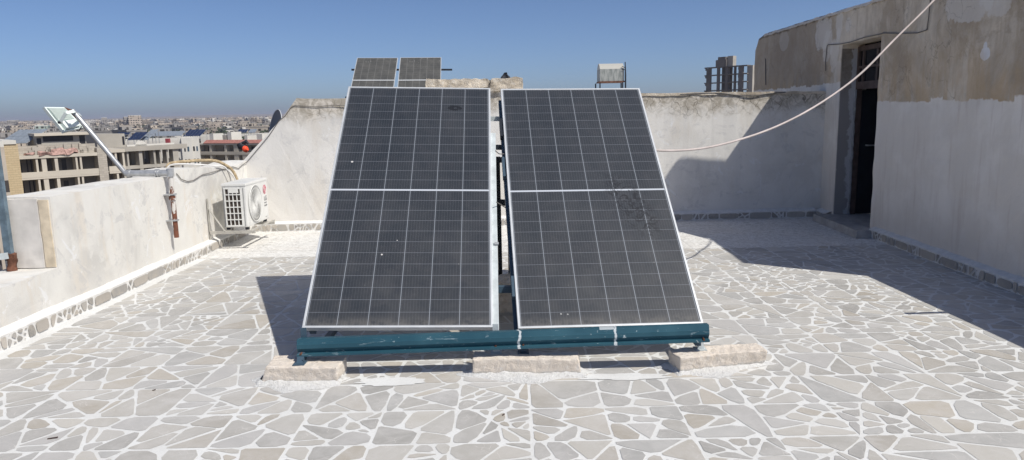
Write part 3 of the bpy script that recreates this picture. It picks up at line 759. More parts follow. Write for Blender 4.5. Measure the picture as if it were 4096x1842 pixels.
p4 = copy_tree(p3); p4['label'] = 'dusty solar panel beyond the back wall, its corner hidden by the broken coping stone'
ex2, ey2, n2 = axes(0.609, 0.065, -0.010)
place(p4, Vector((-2.943, 19.455, 2.485)) - ey2 * 1.1395, 0.609, 0.065, -0.010)
# frame of the far pair
fs = thing('panel_stand', (-3.0, 19.5, 1.0), 'dark steel stand carrying the dusty pair of solar panels beyond the back wall', 'stand')
b0 = Vector((-4.202, 19.661, 2.519)) - ey*1.1395
mb = MB(); hz = b0 + ey*1.75 - n*0.06; mb.bar(hz - ex*0.1, hz + ex*2.66 , 0.05, 0.05); hz2 = b0 + ey*0.4 - n*0.06; mb.bar(hz2 - ex*0.1, hz2 + ex*2.66, 0.05, 0.05)
mb.build('rail', M_BLACK, fs)
for k in (0.2, 2.3):
    a = hz + ex*k; MB().bar((a.x, a.y, 1.0), (a.x, a.y, a.z - 0.025), 0.05, 0.05, (0, 1, 0)).build('leg', M_BLACK, fs)
    a = hz2 + ex*k; MB().bar((a.x, a.y, 1.0), (a.x, a.y, a.z - 0.025), 0.05, 0.05, (0, 1, 0)).build('leg', M_BLACK, fs)

# ---------------------------------------------------------------- steel stand of the two large panels
ss_ = thing('panel_stand', (0, 4.9, 0), 'painted steel stand with a teal front beam carrying the two large solar panels', 'stand')
BY = 4.23
xa, xb = at(1190, 1425, BY).x, at(2836, 1366, BY).x
za, zb = at(1190, 1425, BY).z, at(2832, 1366, BY).z          # underside of the beam at its ends
def bz(x): return za + (zb - za) * (x - xa) / (xb - xa)
prof_o = [(0.062, 0.098), (0.010, 0.103), (0.000, 0.074), (-0.004, 0.072), (-0.006, 0.046), (0.010, 0.016), (-0.018, 0.013), (-0.018, 0.0), (0.016, 0.0), (0.020, 0.012), (0.004, 0.048), (0.006, 0.070), (0.016, 0.095), (0.062, 0.090)]
mb = MB()
sect = lambda x: [(x, BY + a, bz(x) + b) for a, b in prof_o]
nseg = 12; N = len(prof_o)
for i in range(nseg + 1): pass
vs = []
for i in range(nseg + 1):
    x = xa + (xb - xa) * i / nseg; vs += sect(x)
fs_ = []
for i in range(nseg):
    for k in range(N): fs_.append((i*N + k, i*N + (k+1) % N, (i+1)*N + (k+1) % N, (i+1)*N + k))
mb.add(vs, fs_); mb.add(sect(xa), [tuple(range(N))]); mb.add(sect(xb), [tuple(range(N))[::-1]])
mb.build('front_beam', M_TEAL, ss_)
# feet: angle brackets on the blocks
for fx, py_, m_ in ((xa + 0.025, BY + 0.07, M_DARKTEAL), (-0.115, BY + 0.085, M_PALE), (0.055, BY + 0.085, M_DARKTEAL), (xb - 0.035, BY + 0.07, M_PALE)):
    z0 = 0.112
    f = MB(); fy0 = (BY - 0.055) if fx < -1 else (py_ - 0.01); f.bar((fx, fy0, z0), (fx, BY + 0.010 if fx < -1 else py_, bz(fx) + 0.02), 0.040, 0.007, (0, 1, 0)); f.bar((fx + 0.018, fy0 + 0.02, z0), (fx + 0.018, BY + 0.03 if fx < -1 else py_ + 0.022, bz(fx)), 0.006, 0.045, (0, 1, 0)); f.bar((fx, BY + 0.075, bz(fx)), (fx, BY + 0.075, 0.235 if fx > 0 else 0.30), 0.036, 0.007, (0, 1, 0))
    f.box((fx - 0.035, fy0 - 0.03, z0 - 0.004), (fx + 0.035, fy0 + 0.05, z0 + 0.004))
    fo = f.build('foot', m_, ss_)
    MB().tube([(fx, py_ - 0.09, bz(fx) + 0.016), (fx, py_ - 0.005, bz(fx) + 0.016)], 0.007, 6).build('bolt', M_RUST, fo)
# sloped rails under the panels
def on_panel(c0, A, u, v, d): return sc3(Vector(c0) + A[0]*u + A[1]*v + A[2]*d)
A1 = axes(0.699, 0.040, -0.030); A2 = axes(0.699, 0.064, -0.013); C1 = (-1.259, 4.112, 0.359); C2 = (0.025, 4.148, 0.316)
def rail(c0, A, u, v0, v1, m_, wd=0.04, d=-0.062, dep=0.045):
    return MB().bar(on_panel(c0, A, u, v0, d), on_panel(c0, A, u, v1, d), wd, dep, A[2]).build('rail', m_, ss_)
rail(C1, A1, 0.05, 0.01, 2.20, M_DARKTEAL)
rail(C1, A1, 1.152, -0.02, 1.76, M_PALE, 0.040, -0.040)
rail(C2, A2, -0.006, 0.0, 2.2, M_DARKTEAL, 0.03, -0.075)
rail(C2, A2, 1.08, 0.0, 2.2, M_DARKTEAL)
# cross rails
def cross(v, m_, hgt=0.045):
    a = on_panel(C1, A1, 0.02, v, -0.11); b = on_panel(C2, A2, 1.12, v, -0.11)
    return MB().bar(a, b, 0.045, hgt).build('cross_rail', m_, ss_)
cross(2.02, M_PALE, 0.04); cross(0.35, M_DARKTEAL)
# clamps
for v in (1.83, 1.40):
    MB().bar(on_panel(C2, A2, -0.018, v - 0.10, -0.035), on_panel(C2, A2, -0.018, v + 0.10, -0.035), 0.02, 0.05, A2[2]).build('clamp', M_DARKTEAL if v < 1.6 else M_BLACK, ss_)
MB().bar(on_panel(C2, A2, -0.012, 0.24, -0.03), on_panel(C2, A2, -0.012, 0.40, -0.03), 0.018, 0.05, A2[2]).build('clamp', M_DARKTEAL, ss_)
MB().bar(on_panel(C1, A1, 1.150, 0.66, -0.012), on_panel(C1, A1, 1.178, 0.66, -0.012), 0.02, 0.012, A1[2]).build('clamp', M_GALV, ss_)
# rear legs and their ties, standing on the rear block
TB = 0.29
for lx, ly, tz in ((-0.104, 5.85, 1.24), (-0.020, 5.85, 1.24), (-1.20, 5.85, 1.38), (1.14, 5.85, 1.30)):
    MB().bar((lx, ly, 0.002), (lx, ly, tz), 0.034, 0.034, (0, 1, 0)).build('leg', M_BLACK, ss_)
MB().bar((-0.13, 5.83, 1.215), (0.03, 5.83, 1.215), 0.03, 0.045).build('tie', M_BLACK, ss_)
MB().bar((-0.13, 5.83, 0.87), (0.03, 5.83, 0.86), 0.03, 0.05).build('tie', M_BLACK, ss_)
MB().bar((-1.22, 5.82, 1.36), (1.16, 5.82, 1.27), 0.04, 0.04).build('tie', M_BLACK, ss_)
MB().bar((-1.22, 5.83, 0.35), (-0.12, 5.83, 1.1), 0.03, 0.03).build('brace', M_BLACK, ss_)
MB().bar((1.12, 5.83, 0.35), (0.0, 5.83, 1.1), 0.03, 0.03).build('brace', M_BLACK, ss_)
# side rails on the ground (bottom chord) from front beam to rear legs
for lx in (-1.22, 1.14): MB().bar((lx, 4.27, 0.16), (lx, 5.83, 0.16), 0.035, 0.035).build('bottom_rail', M_DARKTEAL, ss_)
# panel leads
lead = smooth_path([at(1980, 602, 5.7), at(1995, 615, 5.65), at(2010, 617, 5.65), at(2030, 614, 5.7)])
o = MB().tube(lead, 0.004, 6).build('panel_lead', M_WIRE); tag(o, 'short black lead sagging across the gap between the two large panels, above the black ties', 'wire')
o = MB().tube([(-0.11, 5.2, 0.95), (0.0, 5.35, 0.86)], 0.004, 6).build('panel_lead', M_WIRE); tag(o, 'taut black lead slanting down between the rear legs of the panel stand', 'wire')

# ---------------------------------------------------------------- concrete blocks under the stand
def block(lo, hi, label, name='concrete_block', sub=0.03, amp=0.006):
    cx = sum(p[0] for p in lo) / 4; cy = sum(p[1] for p in lo) / 4
    root = thing(name, (cx, cy, 0), label, 'concrete block', 'concrete blocks under the panel stand')
    lo = [(x, y, -0.01) for x, y in lo]; hi = [(x, y, z) for x, y, z in hi]
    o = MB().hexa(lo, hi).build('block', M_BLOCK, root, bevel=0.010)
    rough_up(o, amp, 26, sub); rough_up(o, amp*0.9, 7, 9)
    return root
def mortar(root, poly, label=None, top=0.035, spread=0.10):
    """ragged heap of splashed lime round a block"""
    cx = sum(p[0] for p in poly)/len(poly); cy = sum(p[1] for p in poly)/len(poly)
    ring = []
    n = len(poly)
    for i in range(n):
        a, b = poly[i], poly[(i+1) % n]; m_ = max(2, int(math.hypot(a[0]-b[0], a[1]-b[1]) / 0.018))
        for k in range(m_): ring.append((a[0]+(b[0]-a[0])*k/m_, a[1]+(b[1]-a[1])*k/m_))
    mb = MB(); K = 5; vs = []
    for k in range(K + 1):
        f = k / K
        for i, (x, y) in enumerate(ring):
            dx, dy = x - cx, y - cy; l = math.hypot(dx, dy)
            sp = spread * (0.55 + 0.55*(0.5 + nz(x, y, 3.3, s=7))) + 0.015*nz(x, y, 9, s=45)
            if dy > 0: sp *= 0.35
            r = -0.012 + sp * f
            # push outwards along the nearest side rather than radially
            ux, uy = dx/l, dy/l
            if abs(dy) > 0.045 : ux *= 0.25
            z = top * (1 - f)**1.5 * (0.75 + 0.6*nz(x, y, k, s=24)) + 0.0035 + 0.004*nz(x, y, k*2.0, s=70)
            if k == K: z = 0.0015
            vs.append((x + ux*r*1.6 if abs(dy) > 0.045 else x + ux*r*1.3, y + uy*r*(1.6 if abs(dy) > 0.045 else 1.0), max(z, 0.0015)))
    n = len(ring); fs = []
    for k in range(K):
        for i in range(n): fs.append((k*n + i, k*n + (i+1) % n, (k+1)*n + (i+1) % n, (k+1)*n + i))
    mb.add(vs, fs, 0, True)
    return mb.build('mortar_bed', M_LIME, root)
pL = [(-1.548, 4.135), (-1.075, 4.125), (-1.055, 4.32), (-1.56, 4.36)]
bl = block(pL, [(-1.500, 4.125, 0.112), (-1.060, 4.100, 0.110), (-1.055, 4.31, 0.108), (-1.515, 4.35, 0.112)], 'cream concrete block under the left foot of the teal beam'); mortar(bl, pL)
pM = [(-0.262, 4.205), (0.405, 4.175), (0.41, 4.33), (-0.265, 4.36)]
bl = block(pM, [(-0.252, 4.19, 0.112), (0.385, 4.165, 0.110), (0.40, 4.32, 0.108), (-0.262, 4.35, 0.112)], 'long cream concrete block under the two middle feet of the teal beam'); mortar(bl, pM)
pR = [(1.010, 4.175), (1.575, 4.31), (1.56, 4.46), (0.965, 4.33)]
bl = block(pR, [(1.000, 4.150, 0.112), (1.570, 4.265, 0.108), (1.555, 4.43, 0.105), (0.965, 4.32, 0.112)], 'cream concrete block set askew under the right foot of the teal beam'); mortar(bl, pR)
rbk = block([(-0.42, 5.52), (0.34, 5.50), (0.34, 5.80), (-0.42, 5.82)], [(-0.40, 5.50, 0.285), (0.32, 5.48, 0.28), (0.32, 5.78, 0.28), (-0.40, 5.80, 0.285)], 'tall shaded brown concrete block behind the panels, under the rear legs', amp=0.02)
# lime spilled on the paving in front of the blocks
def spill(cx, cy, rx, ry, label):
    n = 90; vs = []; K = 4
    mb = MB()
    for k in range(K + 1):
        for i in range(n):
            a = 2*math.pi*i/n; q = 1 + 0.35*nz(math.cos(a)*1.3, math.sin(a)*1.3, cx, s=2.2) + 0.08*nz(math.cos(a)*8, math.sin(a)*8, cx)
            f = k/K
            vs.append((cx + rx*q*f*math.cos(a), cy + ry*q*f*math.sin(a), 0.0058 - 0.0015*f))
    fs = [(k*n + i, k*n + (i+1) % n, (k+1)*n + (i+1) % n, (k+1)*n + i) for k in range(K) for i in range(n)]
    mb.add(vs, fs); o = mb.build('lime_spill', M_GROUT); tag(o, label, 'lime stain', 'dried lime splashes on the paving'); return o
spill(-0.76, 4.13, 0.20, 0.07, 'thin dried lime splash on the paving right of the left block')
spill(0.66, 4.14, 0.26, 0.055, 'thin dried lime splash on the paving between the middle and right blocks')

# ---------------------------------------------------------------- hose
hp = [at(2633, 603, 6.10), at(2798, 596, 6.22), at(2957, 560, 6.34), at(3117, 502, 6.46), at(3276, 417, 6.60), at(3435, 302, 6.74), at(3578, 159, 6.88), at(3737, 0, 7.02), at(3900, -190, 7.15)]
hp = [Vector((0.9, 6.0, 1.30))] + hp + [Vector((4.60, 7.2, TOP + 0.45))]
o = MB().tube(smooth_path(hp, 8), 0.0095, 8).build('hose', M_HOSE)
tag(o, 'pale pink hose sagging from the stair house roof to behind the right solar panel', 'hose')

# ---------------------------------------------------------------- wire along the walls
wp = [at(q[0], q[1], bwy(at(q[0], q[1], 10.1).x) - 0.012) for q in [(1385, 424), (1330, 422), (1262, 428), (1178, 423), (1165, 430), (1140, 465), (1117, 483), (1076, 543), (1020, 610), (988, 648)]]
wp += [atx(q[0], q[1], XL + 0.012) for q in [(968, 662), (955, 675), (930, 668), (903, 677), (886, 679), (850, 690), (810, 700), (775, 722), (750, 727), (725, 718), (706, 695)]]
o = MB().tube(wp, 0.0048, 6).build('electric_wire', M_WIRE)
tag(o, 'thin grey wire down the sloping wall and along the left parapet to the pole', 'wire')
wp = [bf(x, z, -0.015) for x, z in [(2.4, 1.79), (2.9, 1.80), (3.15, 1.77), (3.4, 1.745), (3.65, 1.775), (3.9, 1.79)]]
o = MB().tube(smooth_path(wp, 4), 0.008, 6).build('electric_wire', M_WIRE); tag(o, 'sagging wire on the crest of the cracked back wall below the unfinished tower', 'wire')

# ---------------------------------------------------------------- floodlight on its bent pole
pole = thing('lamp_pole', (-3.62, 7.65, 0.35), 'bent galvanised pole clamped over the left parapet, floodlight at its tip, rusty foot', 'pole')
yP = 7.65
def P2(px, py, dy=0.0): return at(px, py, yP + dy)
xv = -3.625
MB().tube([(xv, yP, 0.33), (xv, yP, 1.02)], 0.025, 12).build('conduit', M_CONDUIT, pole)
h0 = P2(690, 692); h1 = P2(502, 695); tip = P2(290, 443)
MB().tube([(xv + 0.01, yP, h0.z), (h1.x, yP, h1.z + 0.002)], 0.034, 12).build('arm', M_GALV, pole)
MB().tube([(xv, yP, 0.99), (xv, yP, h0.z + 0.045)], 0.037, 12).build('elbow', M_GALV, pole)
MB().tube([h1 + Vector((0.03, 0, -0.01)), h1, tip], 0.0255, 12).build('mast', M_GALV, pole)
for px in (515, 520, 625, 634):
    a = P2(px, 692); MB().tube([(a.x - 0.007, yP, h0.z), (a.x + 0.007, yP, h0.z)], 0.043, 12).build('collar', M_GALV, pole)
for z in (0.80, 0.52):
    MB().tube([(xv, yP, z - 0.008), (xv, yP, z + 0.008)], 0.042, 12).box((xv - 0.08, yP - 0.055, z - 0.006), (xv + 0.0, yP + 0.055, z + 0.006)).build('clamp', M_GALV, pole)
MB().tube([(xv, yP, 0.74), (xv, yP, 0.78)], 0.040, 12).build('coupling', M_CONDUIT, pole)
# torn rusty end of the mast
mb = MB(); d_ = (tip - h1).normalized()
mb.add([tip + Vector((0.02, 0, 0.0)), tip - d_*0.12 + Vector((-0.028, -0.01, 0)), tip + d_*0.06 + Vector((-0.05, 0, -0.01)), tip - d_*0.10 + Vector((-0.02, -0.028, 0.01))], [(0,1,2),(0,2,3),(1,3,2),(0,3,1)])
mb.build('rusty_tip', M_RUST, pole)
# floodlight: a finned slab seen from behind, U bracket
q = [P2(174, 431, -0.03), P2(258, 432, 0.20), P2(332, 512, 0.24), P2(254, 531, 0.0)]
fcen = (q[0] + q[1] + q[2] + q[3]) / 4
fl_ = thing('floodlight', fcen, 'pale finned floodlight at the tip of the bent pole above the left parapet', 'lamp')
ea = (q[3] - q[0]); eb = (q[1] - q[0]); nn = ea.cross(eb).normalized()
if nn.dot(CAM - fcen) < 0: nn = -nn
def FP(u, v, d): return q[0] * (1-u)*(1-v) + q[3] * u*(1-v) + q[2] * u*v + q[1] * (1-u)*v + nn * d
def fslab(mb, u0, u1, v0, v1, d0, d1):
    mb.hexa([FP(u0, v0, d0), FP(u1, v0, d0), FP(u1, v1, d0), FP(u0, v1, d0)], [FP(u0, v0, d1), FP(u1, v0, d1), FP(u1, v1, d1), FP(u0, v1, d1)])
mb = MB(); fslab(mb, 0, 1, 0, 1, -0.022, -0.004); fslab(mb, 0, 1, 0, 0.06, -0.004, 0.012); fslab(mb, 0, 1, 0.94, 1, -0.004, 0.012); fslab(mb, 0, 0.04, 0.06, 0.94, -0.004, 0.012); fslab(mb, 0.96, 1, 0.06, 0.94, -0.004, 0.012)
mb.build('housing', M_LAMP, fl_)
mb = MB()
for i in range(11): fslab(mb, 0.07 + i*0.046, 0.086 + i*0.046, 0.12, 0.90, -0.004, 0.024)
mb.build('cooling_fins', M_LAMP, fl_)
mb = MB(); fslab(mb, 0.62, 0.93, 0.14, 0.86, -0.004, 0.040); mb.build('driver_box', M_LAMP, fl_)
mb = MB(); fslab(mb, 0.05, 0.95, 0.06, 0.94, -0.030, -0.022); mb.build('lens', M_WHITETUBE, fl_)
a = P2(240, 491, -0.10); b_ = P2(264, 452, -0.12); c0 = P2(296, 446, -0.05); d2 = P2(322, 462, 0.16); e2 = P2(303, 500, 0.20)
mb = MB(); mb.bar(a, b_, 0.032, 0.008, (0, 1, 0)); mb.bar(b_, c0, 0.032, 0.008, (0, 1, 0)); mb.bar(c0, d2, 0.034, 0.008, (0, 1, 0)); mb.bar(d2, e2, 0.034, 0.008, (0, 1, 0))
mb.build('bracket', M_LAMP, fl_)
MB().tube([a + Vector((0, -0.02, 0)), a + Vector((0, 0.02, 0))], 0.014, 8).build('bolt', M_BLKPL, fl_)
cw = smooth_path([P2(308, 522, 0.1), P2(316, 524, 0.06), P2(326, 508, 0.03), P2(336, 503, 0.0)])
MB().tube(cw, 0.005, 6).build('cable', M_BLKPL, fl_)

# ---------------------------------------------------------------- air conditioner outdoor unit on wall brackets
ax0, ax1, ay0, ay1, az0, az1 = -3.525, -3.235, 8.70, 9.48, 0.250, 0.800
ac = thing('air_conditioner', ((ax0+ax1)/2, (ay0+ay1)/2, az0), 'white air conditioner outdoor unit on brackets off the left parapet', 'air conditioner')
mb = MB().box((ax0, ay0 + 0.012, az0 + 0.012), (ax1, ay1, az1 - 0.012)); mb.build('casing', M_WHITEPL, ac, bevel=0.012)
mb = MB().box((ax0 - 0.006, ay0 + 0.004, az1 - 0.030), (ax1 + 0.006, ay1 + 0.006, az1 + 0.004)); mb.build('lid', M_WHITEPL, ac, bevel=0.008)
# grille on the near side: dark recess with white bars
gx0, gx1, gz0, gz1 = ax0 + 0.036, ax1 - 0.060, az0 + 0.035, az1 - 0.055
MB().box((gx0, ay0 + 0.0085, gz0), (gx1, ay0 + 0.0118, gz1)).build('coil', M_DARKIN, ac)
mb = MB()
nc, nr = 4, 6
for i in range(nc + 1):
    x = gx0 + (gx1 - gx0)*i/nc; w2_ = 0.0045 if 0 < i < nc else 0.007; mb.box((x - w2_, ay0 - 0.004, gz0 - 0.008), (x + w2_, ay0 + 0.010, gz1 + 0.008))
for j in range(nr + 1):
    z = gz0 + (gz1 - gz0)*j/nr; w2_ = 0.0055 if 0 < j < nr else 0.008; mb.box((gx0 - 0.009, ay0 - 0.0055, z - w2_), (gx1 + 0.009, ay0 + 0.0095, z + w2_))
mb.box((gx0 + 0.052, ay0 - 0.006, gz1 - 0.055), (gx1 - 0.028, ay0 + 0.009, gz1))
mb.build('side_grille', M_WHITEPL, ac)
mb = MB().box((gx0 - 0.028, ay0 + 0.002, az0 + 0.025), (gx0 - 0.023, ay0 + 0.0125, az1 - 0.045)); mb.build('seam', M_GREYTXT, ac)
MB().box((gx1 + 0.028, ay0 + 0.004, az0 + 0.03), (gx1 + 0.031, ay0 + 0.0125, az1 - 0.05)).build('seam', M_GREYTXT, ac)
# fan grille on the front (facing +x)
cy, cz, fr_ = ay0 + 0.30, (az0 + az1)/2, 0.225
def disc(mb, r0, r1, x, n=48, x1=None, m=0):
    x1 = x if x1 is None else x1
    vs = [(x, cy + r0*math.cos(2*math.pi*i/n), cz + r0*math.sin(2*math.pi*i/n)) for i in range(n)] + [(x1, cy + r1*math.cos(2*math.pi*i/n), cz + r1*math.sin(2*math.pi*i/n)) for i in range(n)]
    mb.add(vs, [(i, (i+1) % n, (i+1) % n + n, i + n) for i in range(n)], m)
mb = MB(); disc(mb, 0.001, fr_, ax1 + 0.0012); mb.build('fan_shade_disc', simple('fan_shadow_grey', (0.17, 0.17, 0.165), 0.8), ac)  # flat disc, shade behind the grille put into its grey
mb = MB()
for i in range(64):
    pts = []
    for k in range(7):
        r = 0.035 + (fr_ - 0.035)*k/6; a = 2*math.pi*i/64 + 0.9*(k/6)**1.3
        pts.append((ax1 + 0.008 + 0.008*math.sin(k/6*math.pi), cy + r*math.cos(a), cz + r*math.sin(a)))
    mb.tube(pts, 0.0026, 4, cap=False)
for r in (0.07, 0.13, 0.19, fr_ + 0.002):
    mb.tube([(ax1 + 0.010, cy + r*math.cos(2*math.pi*i/48), cz + r*math.sin(2*math.pi*i/48)) for i in range(49)], 0.004 if r < 0.22 else 0.007, 5, cap=False)
disc(mb, 0.001, 0.04, ax1 + 0.014)
mb.build('fan_grille', M_WHITEPL, ac)
# maker's badge and lettering
bcy, bcz, br_ = ay1 - 0.105, az1 - 0.14, 0.060
mb = MB(); n = 32
mb.add([(ax1 + 0.003, bcy + br_*math.cos(2*math.pi*i/n), bcz + br_*math.sin(2*math.pi*i/n)) for i in range(n)], [tuple(range(n))]); bd = mb.build('badge', M_RED, ac)
mb = MB()
mb.tube([(ax1 + 0.005, bcy + 0.043*math.cos(a), bcz + 0.043*math.sin(a)) for a in [R(70 + 290*i/24) for i in range(25)]], 0.0035, 4)
mb.bar((ax1 + 0.005, bcy + 0.012, bcz), (ax1 + 0.005, bcy + 0.043, bcz), 0.006, 0.004, (1,0,0)); mb.bar((ax1 + 0.005, bcy, bcz + 0.022), (ax1 + 0.005, bcy, bcz - 0.020), 0.006, 0.004, (1,0,0)); mb.bar((ax1 + 0.005, bcy, bcz - 0.020), (ax1 + 0.005, bcy + 0.014, bcz - 0.020), 0.006, 0.004, (1,0,0))
mb.tube([(ax1 + 0.005, bcy - 0.018, bcz + 0.018), (ax1 + 0.005, bcy - 0.012, bcz + 0.018)], 0.005, 5)
mb.build('badge_mark', M_WHITEPL, bd)
def text_mesh(body, size, loc, rot, mat, parent, name, extrude=0.001):
    cu = bpy.data.curves.new(name, 'FONT'); cu.body = body; cu.size = size; cu.extrude = extrude; cu.align_x = 'CENTER'
    tmp = bpy.data.objects.new(name, cu); COL.objects.link(tmp)
    bpy.context.view_layer.update()
    me = bpy.data.meshes.new_from_object(tmp.evaluated_get(bpy.context.evaluated_depsgraph_get()))
    bpy.data.objects.remove(tmp); me.materials.clear(); me.materials.append(mat)
    o = bpy.data.objects.new(name, me); COL.objects.link(o); o.parent = parent
    o.location = Vector(loc) - (root_loc(parent) if parent else Vector()); o.rotation_euler = rot
    return o
text_mesh('LG', 0.085, (ax1 + 0.003, bcy + 0.012, bcz - 0.145), (R(90), 0, R(90)), M_GREYTXT, ac, 'lettering')
mb = MB()     # small print below: two rows of script-like strokes and a label
for j, zz in enumerate((bcz - 0.175, bcz - 0.215)):
    mb = MB(); yy = bcy - 0.045
    while yy < bcy + 0.05:
        l = rnd(0.008, 0.022); hh = rnd(0.006, 0.022)
        mb.box((ax1 + 0.002, yy, zz), (ax1 + 0.0035, yy + l, zz + 0.006)); mb.box((ax1 + 0.002, yy, zz + 0.006), (ax1 + 0.0034, yy + 0.005, zz + hh)); yy += l + 0.006
    mb.box((ax1 + 0.0021, bcy - 0.046, zz - 0.004), (ax1 + 0.0031, bcy + 0.05, zz + 0.001)); mb.build('small_print', M_GREYTXT, ac)
MB().box((ax1 + 0.002, bcy - 0.04, az0 + 0.05), (ax1 + 0.003, bcy + 0.05, az0 + 0.054)).build('printed_line', M_GREYTXT, ac)
for y_ in (ay0 + 0.06, ay1 - 0.08):
    for x_ in (ax0 + 0.03, ax1 - 0.03): MB().box((x_ - 0.02, y_ - 0.02, az0 - 0.018), (x_ + 0.02, y_ + 0.02, az0 + 0.013)).build('foot', M_BLKPL, ac)
brk = thing('wall_bracket', (XL + 0.01, 9.0, 0.2), 'pale steel wall bracket with slanted struts holding up the air conditioner', 'bracket')
for y_ in (ay0 - 0.05, ay1 - 0.10):
    z_ = az0 - 0.036
    MB().bar((XL + 0.012, y_, z_), (ax1 + 0.10, y_, z_), 0.036, 0.034).build('arm', M_BRACKET, brk)
    MB().bar((XL + 0.014, y_, z_ - 0.20), (XL + 0.014, y_, z_ + 0.42), 0.036, 0.008, (1, 0, 0)).build('wall_plate', M_BRACKET, brk)
    MB().bar((XL + 0.02, y_ - 0.003, z_ + 0.30), (XL + 0.20, y_ - 0.003, z_ + 0.01), 0.03, 0.008, (1, 0, 1)).build('strut', M_BRACKET, brk)
MB().bar((ax1 + 0.05, ay0 - 0.06, az0 - 0.024 + 0.003), (ax1 + 0.05, ay1 + 0.04, az0 - 0.024 + 0.003), 0.03, 0.012).build('cross_bar', M_BRACKET, brk)
# insulated refrigerant pipe over the parapet and white tubes
ip = [(-3.58, 9.42, 0.62), (-3.60, 9.42, 0.80), (-3.645, 9.40, 0.92), (-3.70, 9.30, 1.00), (-3.76, 9.18, 1.055), (-3.86, 9.02, 1.075), (-3.98, 8.90, 1.075), (-4.08, 8.80, 1.07), (-4.17, 8.74, 1.03), (-4.19, 8.70, 0.8), (-4.19, 8.70, 0.2)]
o = MB().tube(smooth_path(ip, 5), 0.019, 8).build('refrigerant_pipe', M_FOAM); tag(o, 'tan insulated pipe looping over the parapet to the air conditioner', 'pipe')
ip = [(-3.56, 9.36, 0.62), (-3.60, 9.34, 0.82), (-3.655, 9.20, 0.965), (-3.675, 9.1, 0.995), (-3.70, 8.98, 1.005), (-3.85, 8.75, 1.045), (-4.10, 8.66, 1.045), (-4.16, 8.65, 0.9)]
o = MB().tube(smooth_path(ip, 5), 0.009, 8).build('drain_tube', M_WHITETUBE); tag(o, 'thin white tube beside the tan pipe, crossing the parapet above the air conditioner', 'tube')

# ---------------------------------------------------------------- blue-grey post at the left edge
ps = thing('steel_post', (-4.05, 5.66, 0.418), 'blue-grey steel post with a rusty foot standing on the low step of the left parapet', 'post')
MB().bar((-4.035, 5.66, 0.50), (-4.035, 5.66, 1.75), 0.055, 0.04, (0, 1, 0)).build('shaft', M_BLUEPOST, ps)
o = MB().tube([(-4.02, 5.655, 0.40), (-4.02, 5.655, 0.50), (-4.01, 5.65, 0.56)], [0.036, 0.032, 0.038], 9).build('rusty_foot', M_RUST, ps); rough_up(o, 0.014, 30, 0.02)
MB().bar((-4.55, 5.45, 0.50), (-4.01, 5.61, 0.55), 0.012, 0.05).build('brace', M_PALE, ps)

# ---------------------------------------------------------------- satellite dish behind the sloping wall
dc = Vector((-3.655, 11.3, 1.405)); dn = Vector((-0.80, -0.56, 0.20)).normalized()
dish = thing('satellite_dish', (dc.x, dc.y, 1.0), 'satellite dish with shade toned into its dark face behind the sloping end of the back wall', 'satellite dish')
du = dn.orthogonal(); du = (Vector((0, 0, 1)) - dn * dn.z).normalized(); dv = dn.cross(du)
def dishmesh(r, depth, off, mb, n=40, K=8):
    vs = [dc + dn*off - dn*depth]; 
    for k in range(1, K + 1):
        f = k/K
        for i in range(n):
            a = 2*math.pi*i/n; vs.append(dc + dn*(off - depth*(1 - f*f)) + du*(r*f*math.cos(a)*1.06) + dv*(r*f*math.sin(a)))
    fs = [(0, 1 + i, 1 + (i+1) % n) for i in range(n)]
    for k in range(K - 1):
        for i in range(n): fs.append((1 + k*n + i, 1 + k*n + (i+1) % n, 1 + (k+1)*n + (i+1) % n, 1 + (k+1)*n + i))
    mb.add(vs, fs, 0, True)
mb = MB(); dishmesh(0.285, 0.05, 0.0, mb); mb.build('reflector', M_DISH, dish)
mb = MB(); dishmesh(0.288, 0.05, -0.006, mb)
mb.tube([dc + du*(0.287*math.cos(2*math.pi*i/40)*1.06) + dv*(0.287*math.sin(2*math.pi*i/40)) for i in range(41)], 0.007, 5)
mb.build('rim', M_DISHRIM, dish)
rotm = Matrix((-dv if dv.x < 0 and False else du.cross(dn), du, dn)).transposed().to_euler()
tx = text_mesh('Pr', 0.085, dc - dn*0.028 + du*0.0 + du.cross(dn)*0.10, rotm, M_DISHTXT, dish, 'lettering', 0.004)
mb = MB(); ce = dc - dn*0.024 + du*0.115 + du.cross(dn)*0.11
for k in range(5):
    a = 2*math.pi*k/5; mb.tube([ce, ce + du*0.03*math.cos(a) + dv*0.045*math.sin(a)], [0.014, 0.006], 5)
mb.build('printed_mark', M_DISHTXT, dish)
lnb = Vector((-4.035, 11.0, 1.135)); base_ = dc - du*0.30
mb = MB(); mb.tube([base_, lnb + Vector((0.03, 0, -0.05))], 0.014, 8); mb.build('arm', M_BLKPL, dish)
mb = MB(); mb.tube([lnb + Vector((-0.09, 0.02, 0.07)), lnb + Vector((-0.07, 0.02, 0.03)), lnb + Vector((0.0, 0.0, -0.005))], [0.05, 0.062, 0.05], 12); mb.tube([lnb + Vector((-0.02, 0, 0.07)), lnb + Vector((0.02, 0, 0.10)), lnb + Vector((0.05, 0, 0.06))], [0.03, 0.028, 0.02], 8)
lo_ = mb.build('receiver', M_BLKPL, dish)
mb = MB(); mb.tube([lnb + Vector((-0.005, -0.03, -0.01)), lnb + Vector((0.03, -0.05, -0.02)), lnb + Vector((0.05, -0.055, -0.01))], [0.046, 0.050, 0.03], 14); mb.build('cap', M_ORANGE, lo_)
MB().tube([(dc.x + 0.05, dc.y + 0.05, 0.95), (dc.x + 0.05, dc.y + 0.05, dc.z)], 0.022, 8).build('mast', M_GALV, dish)

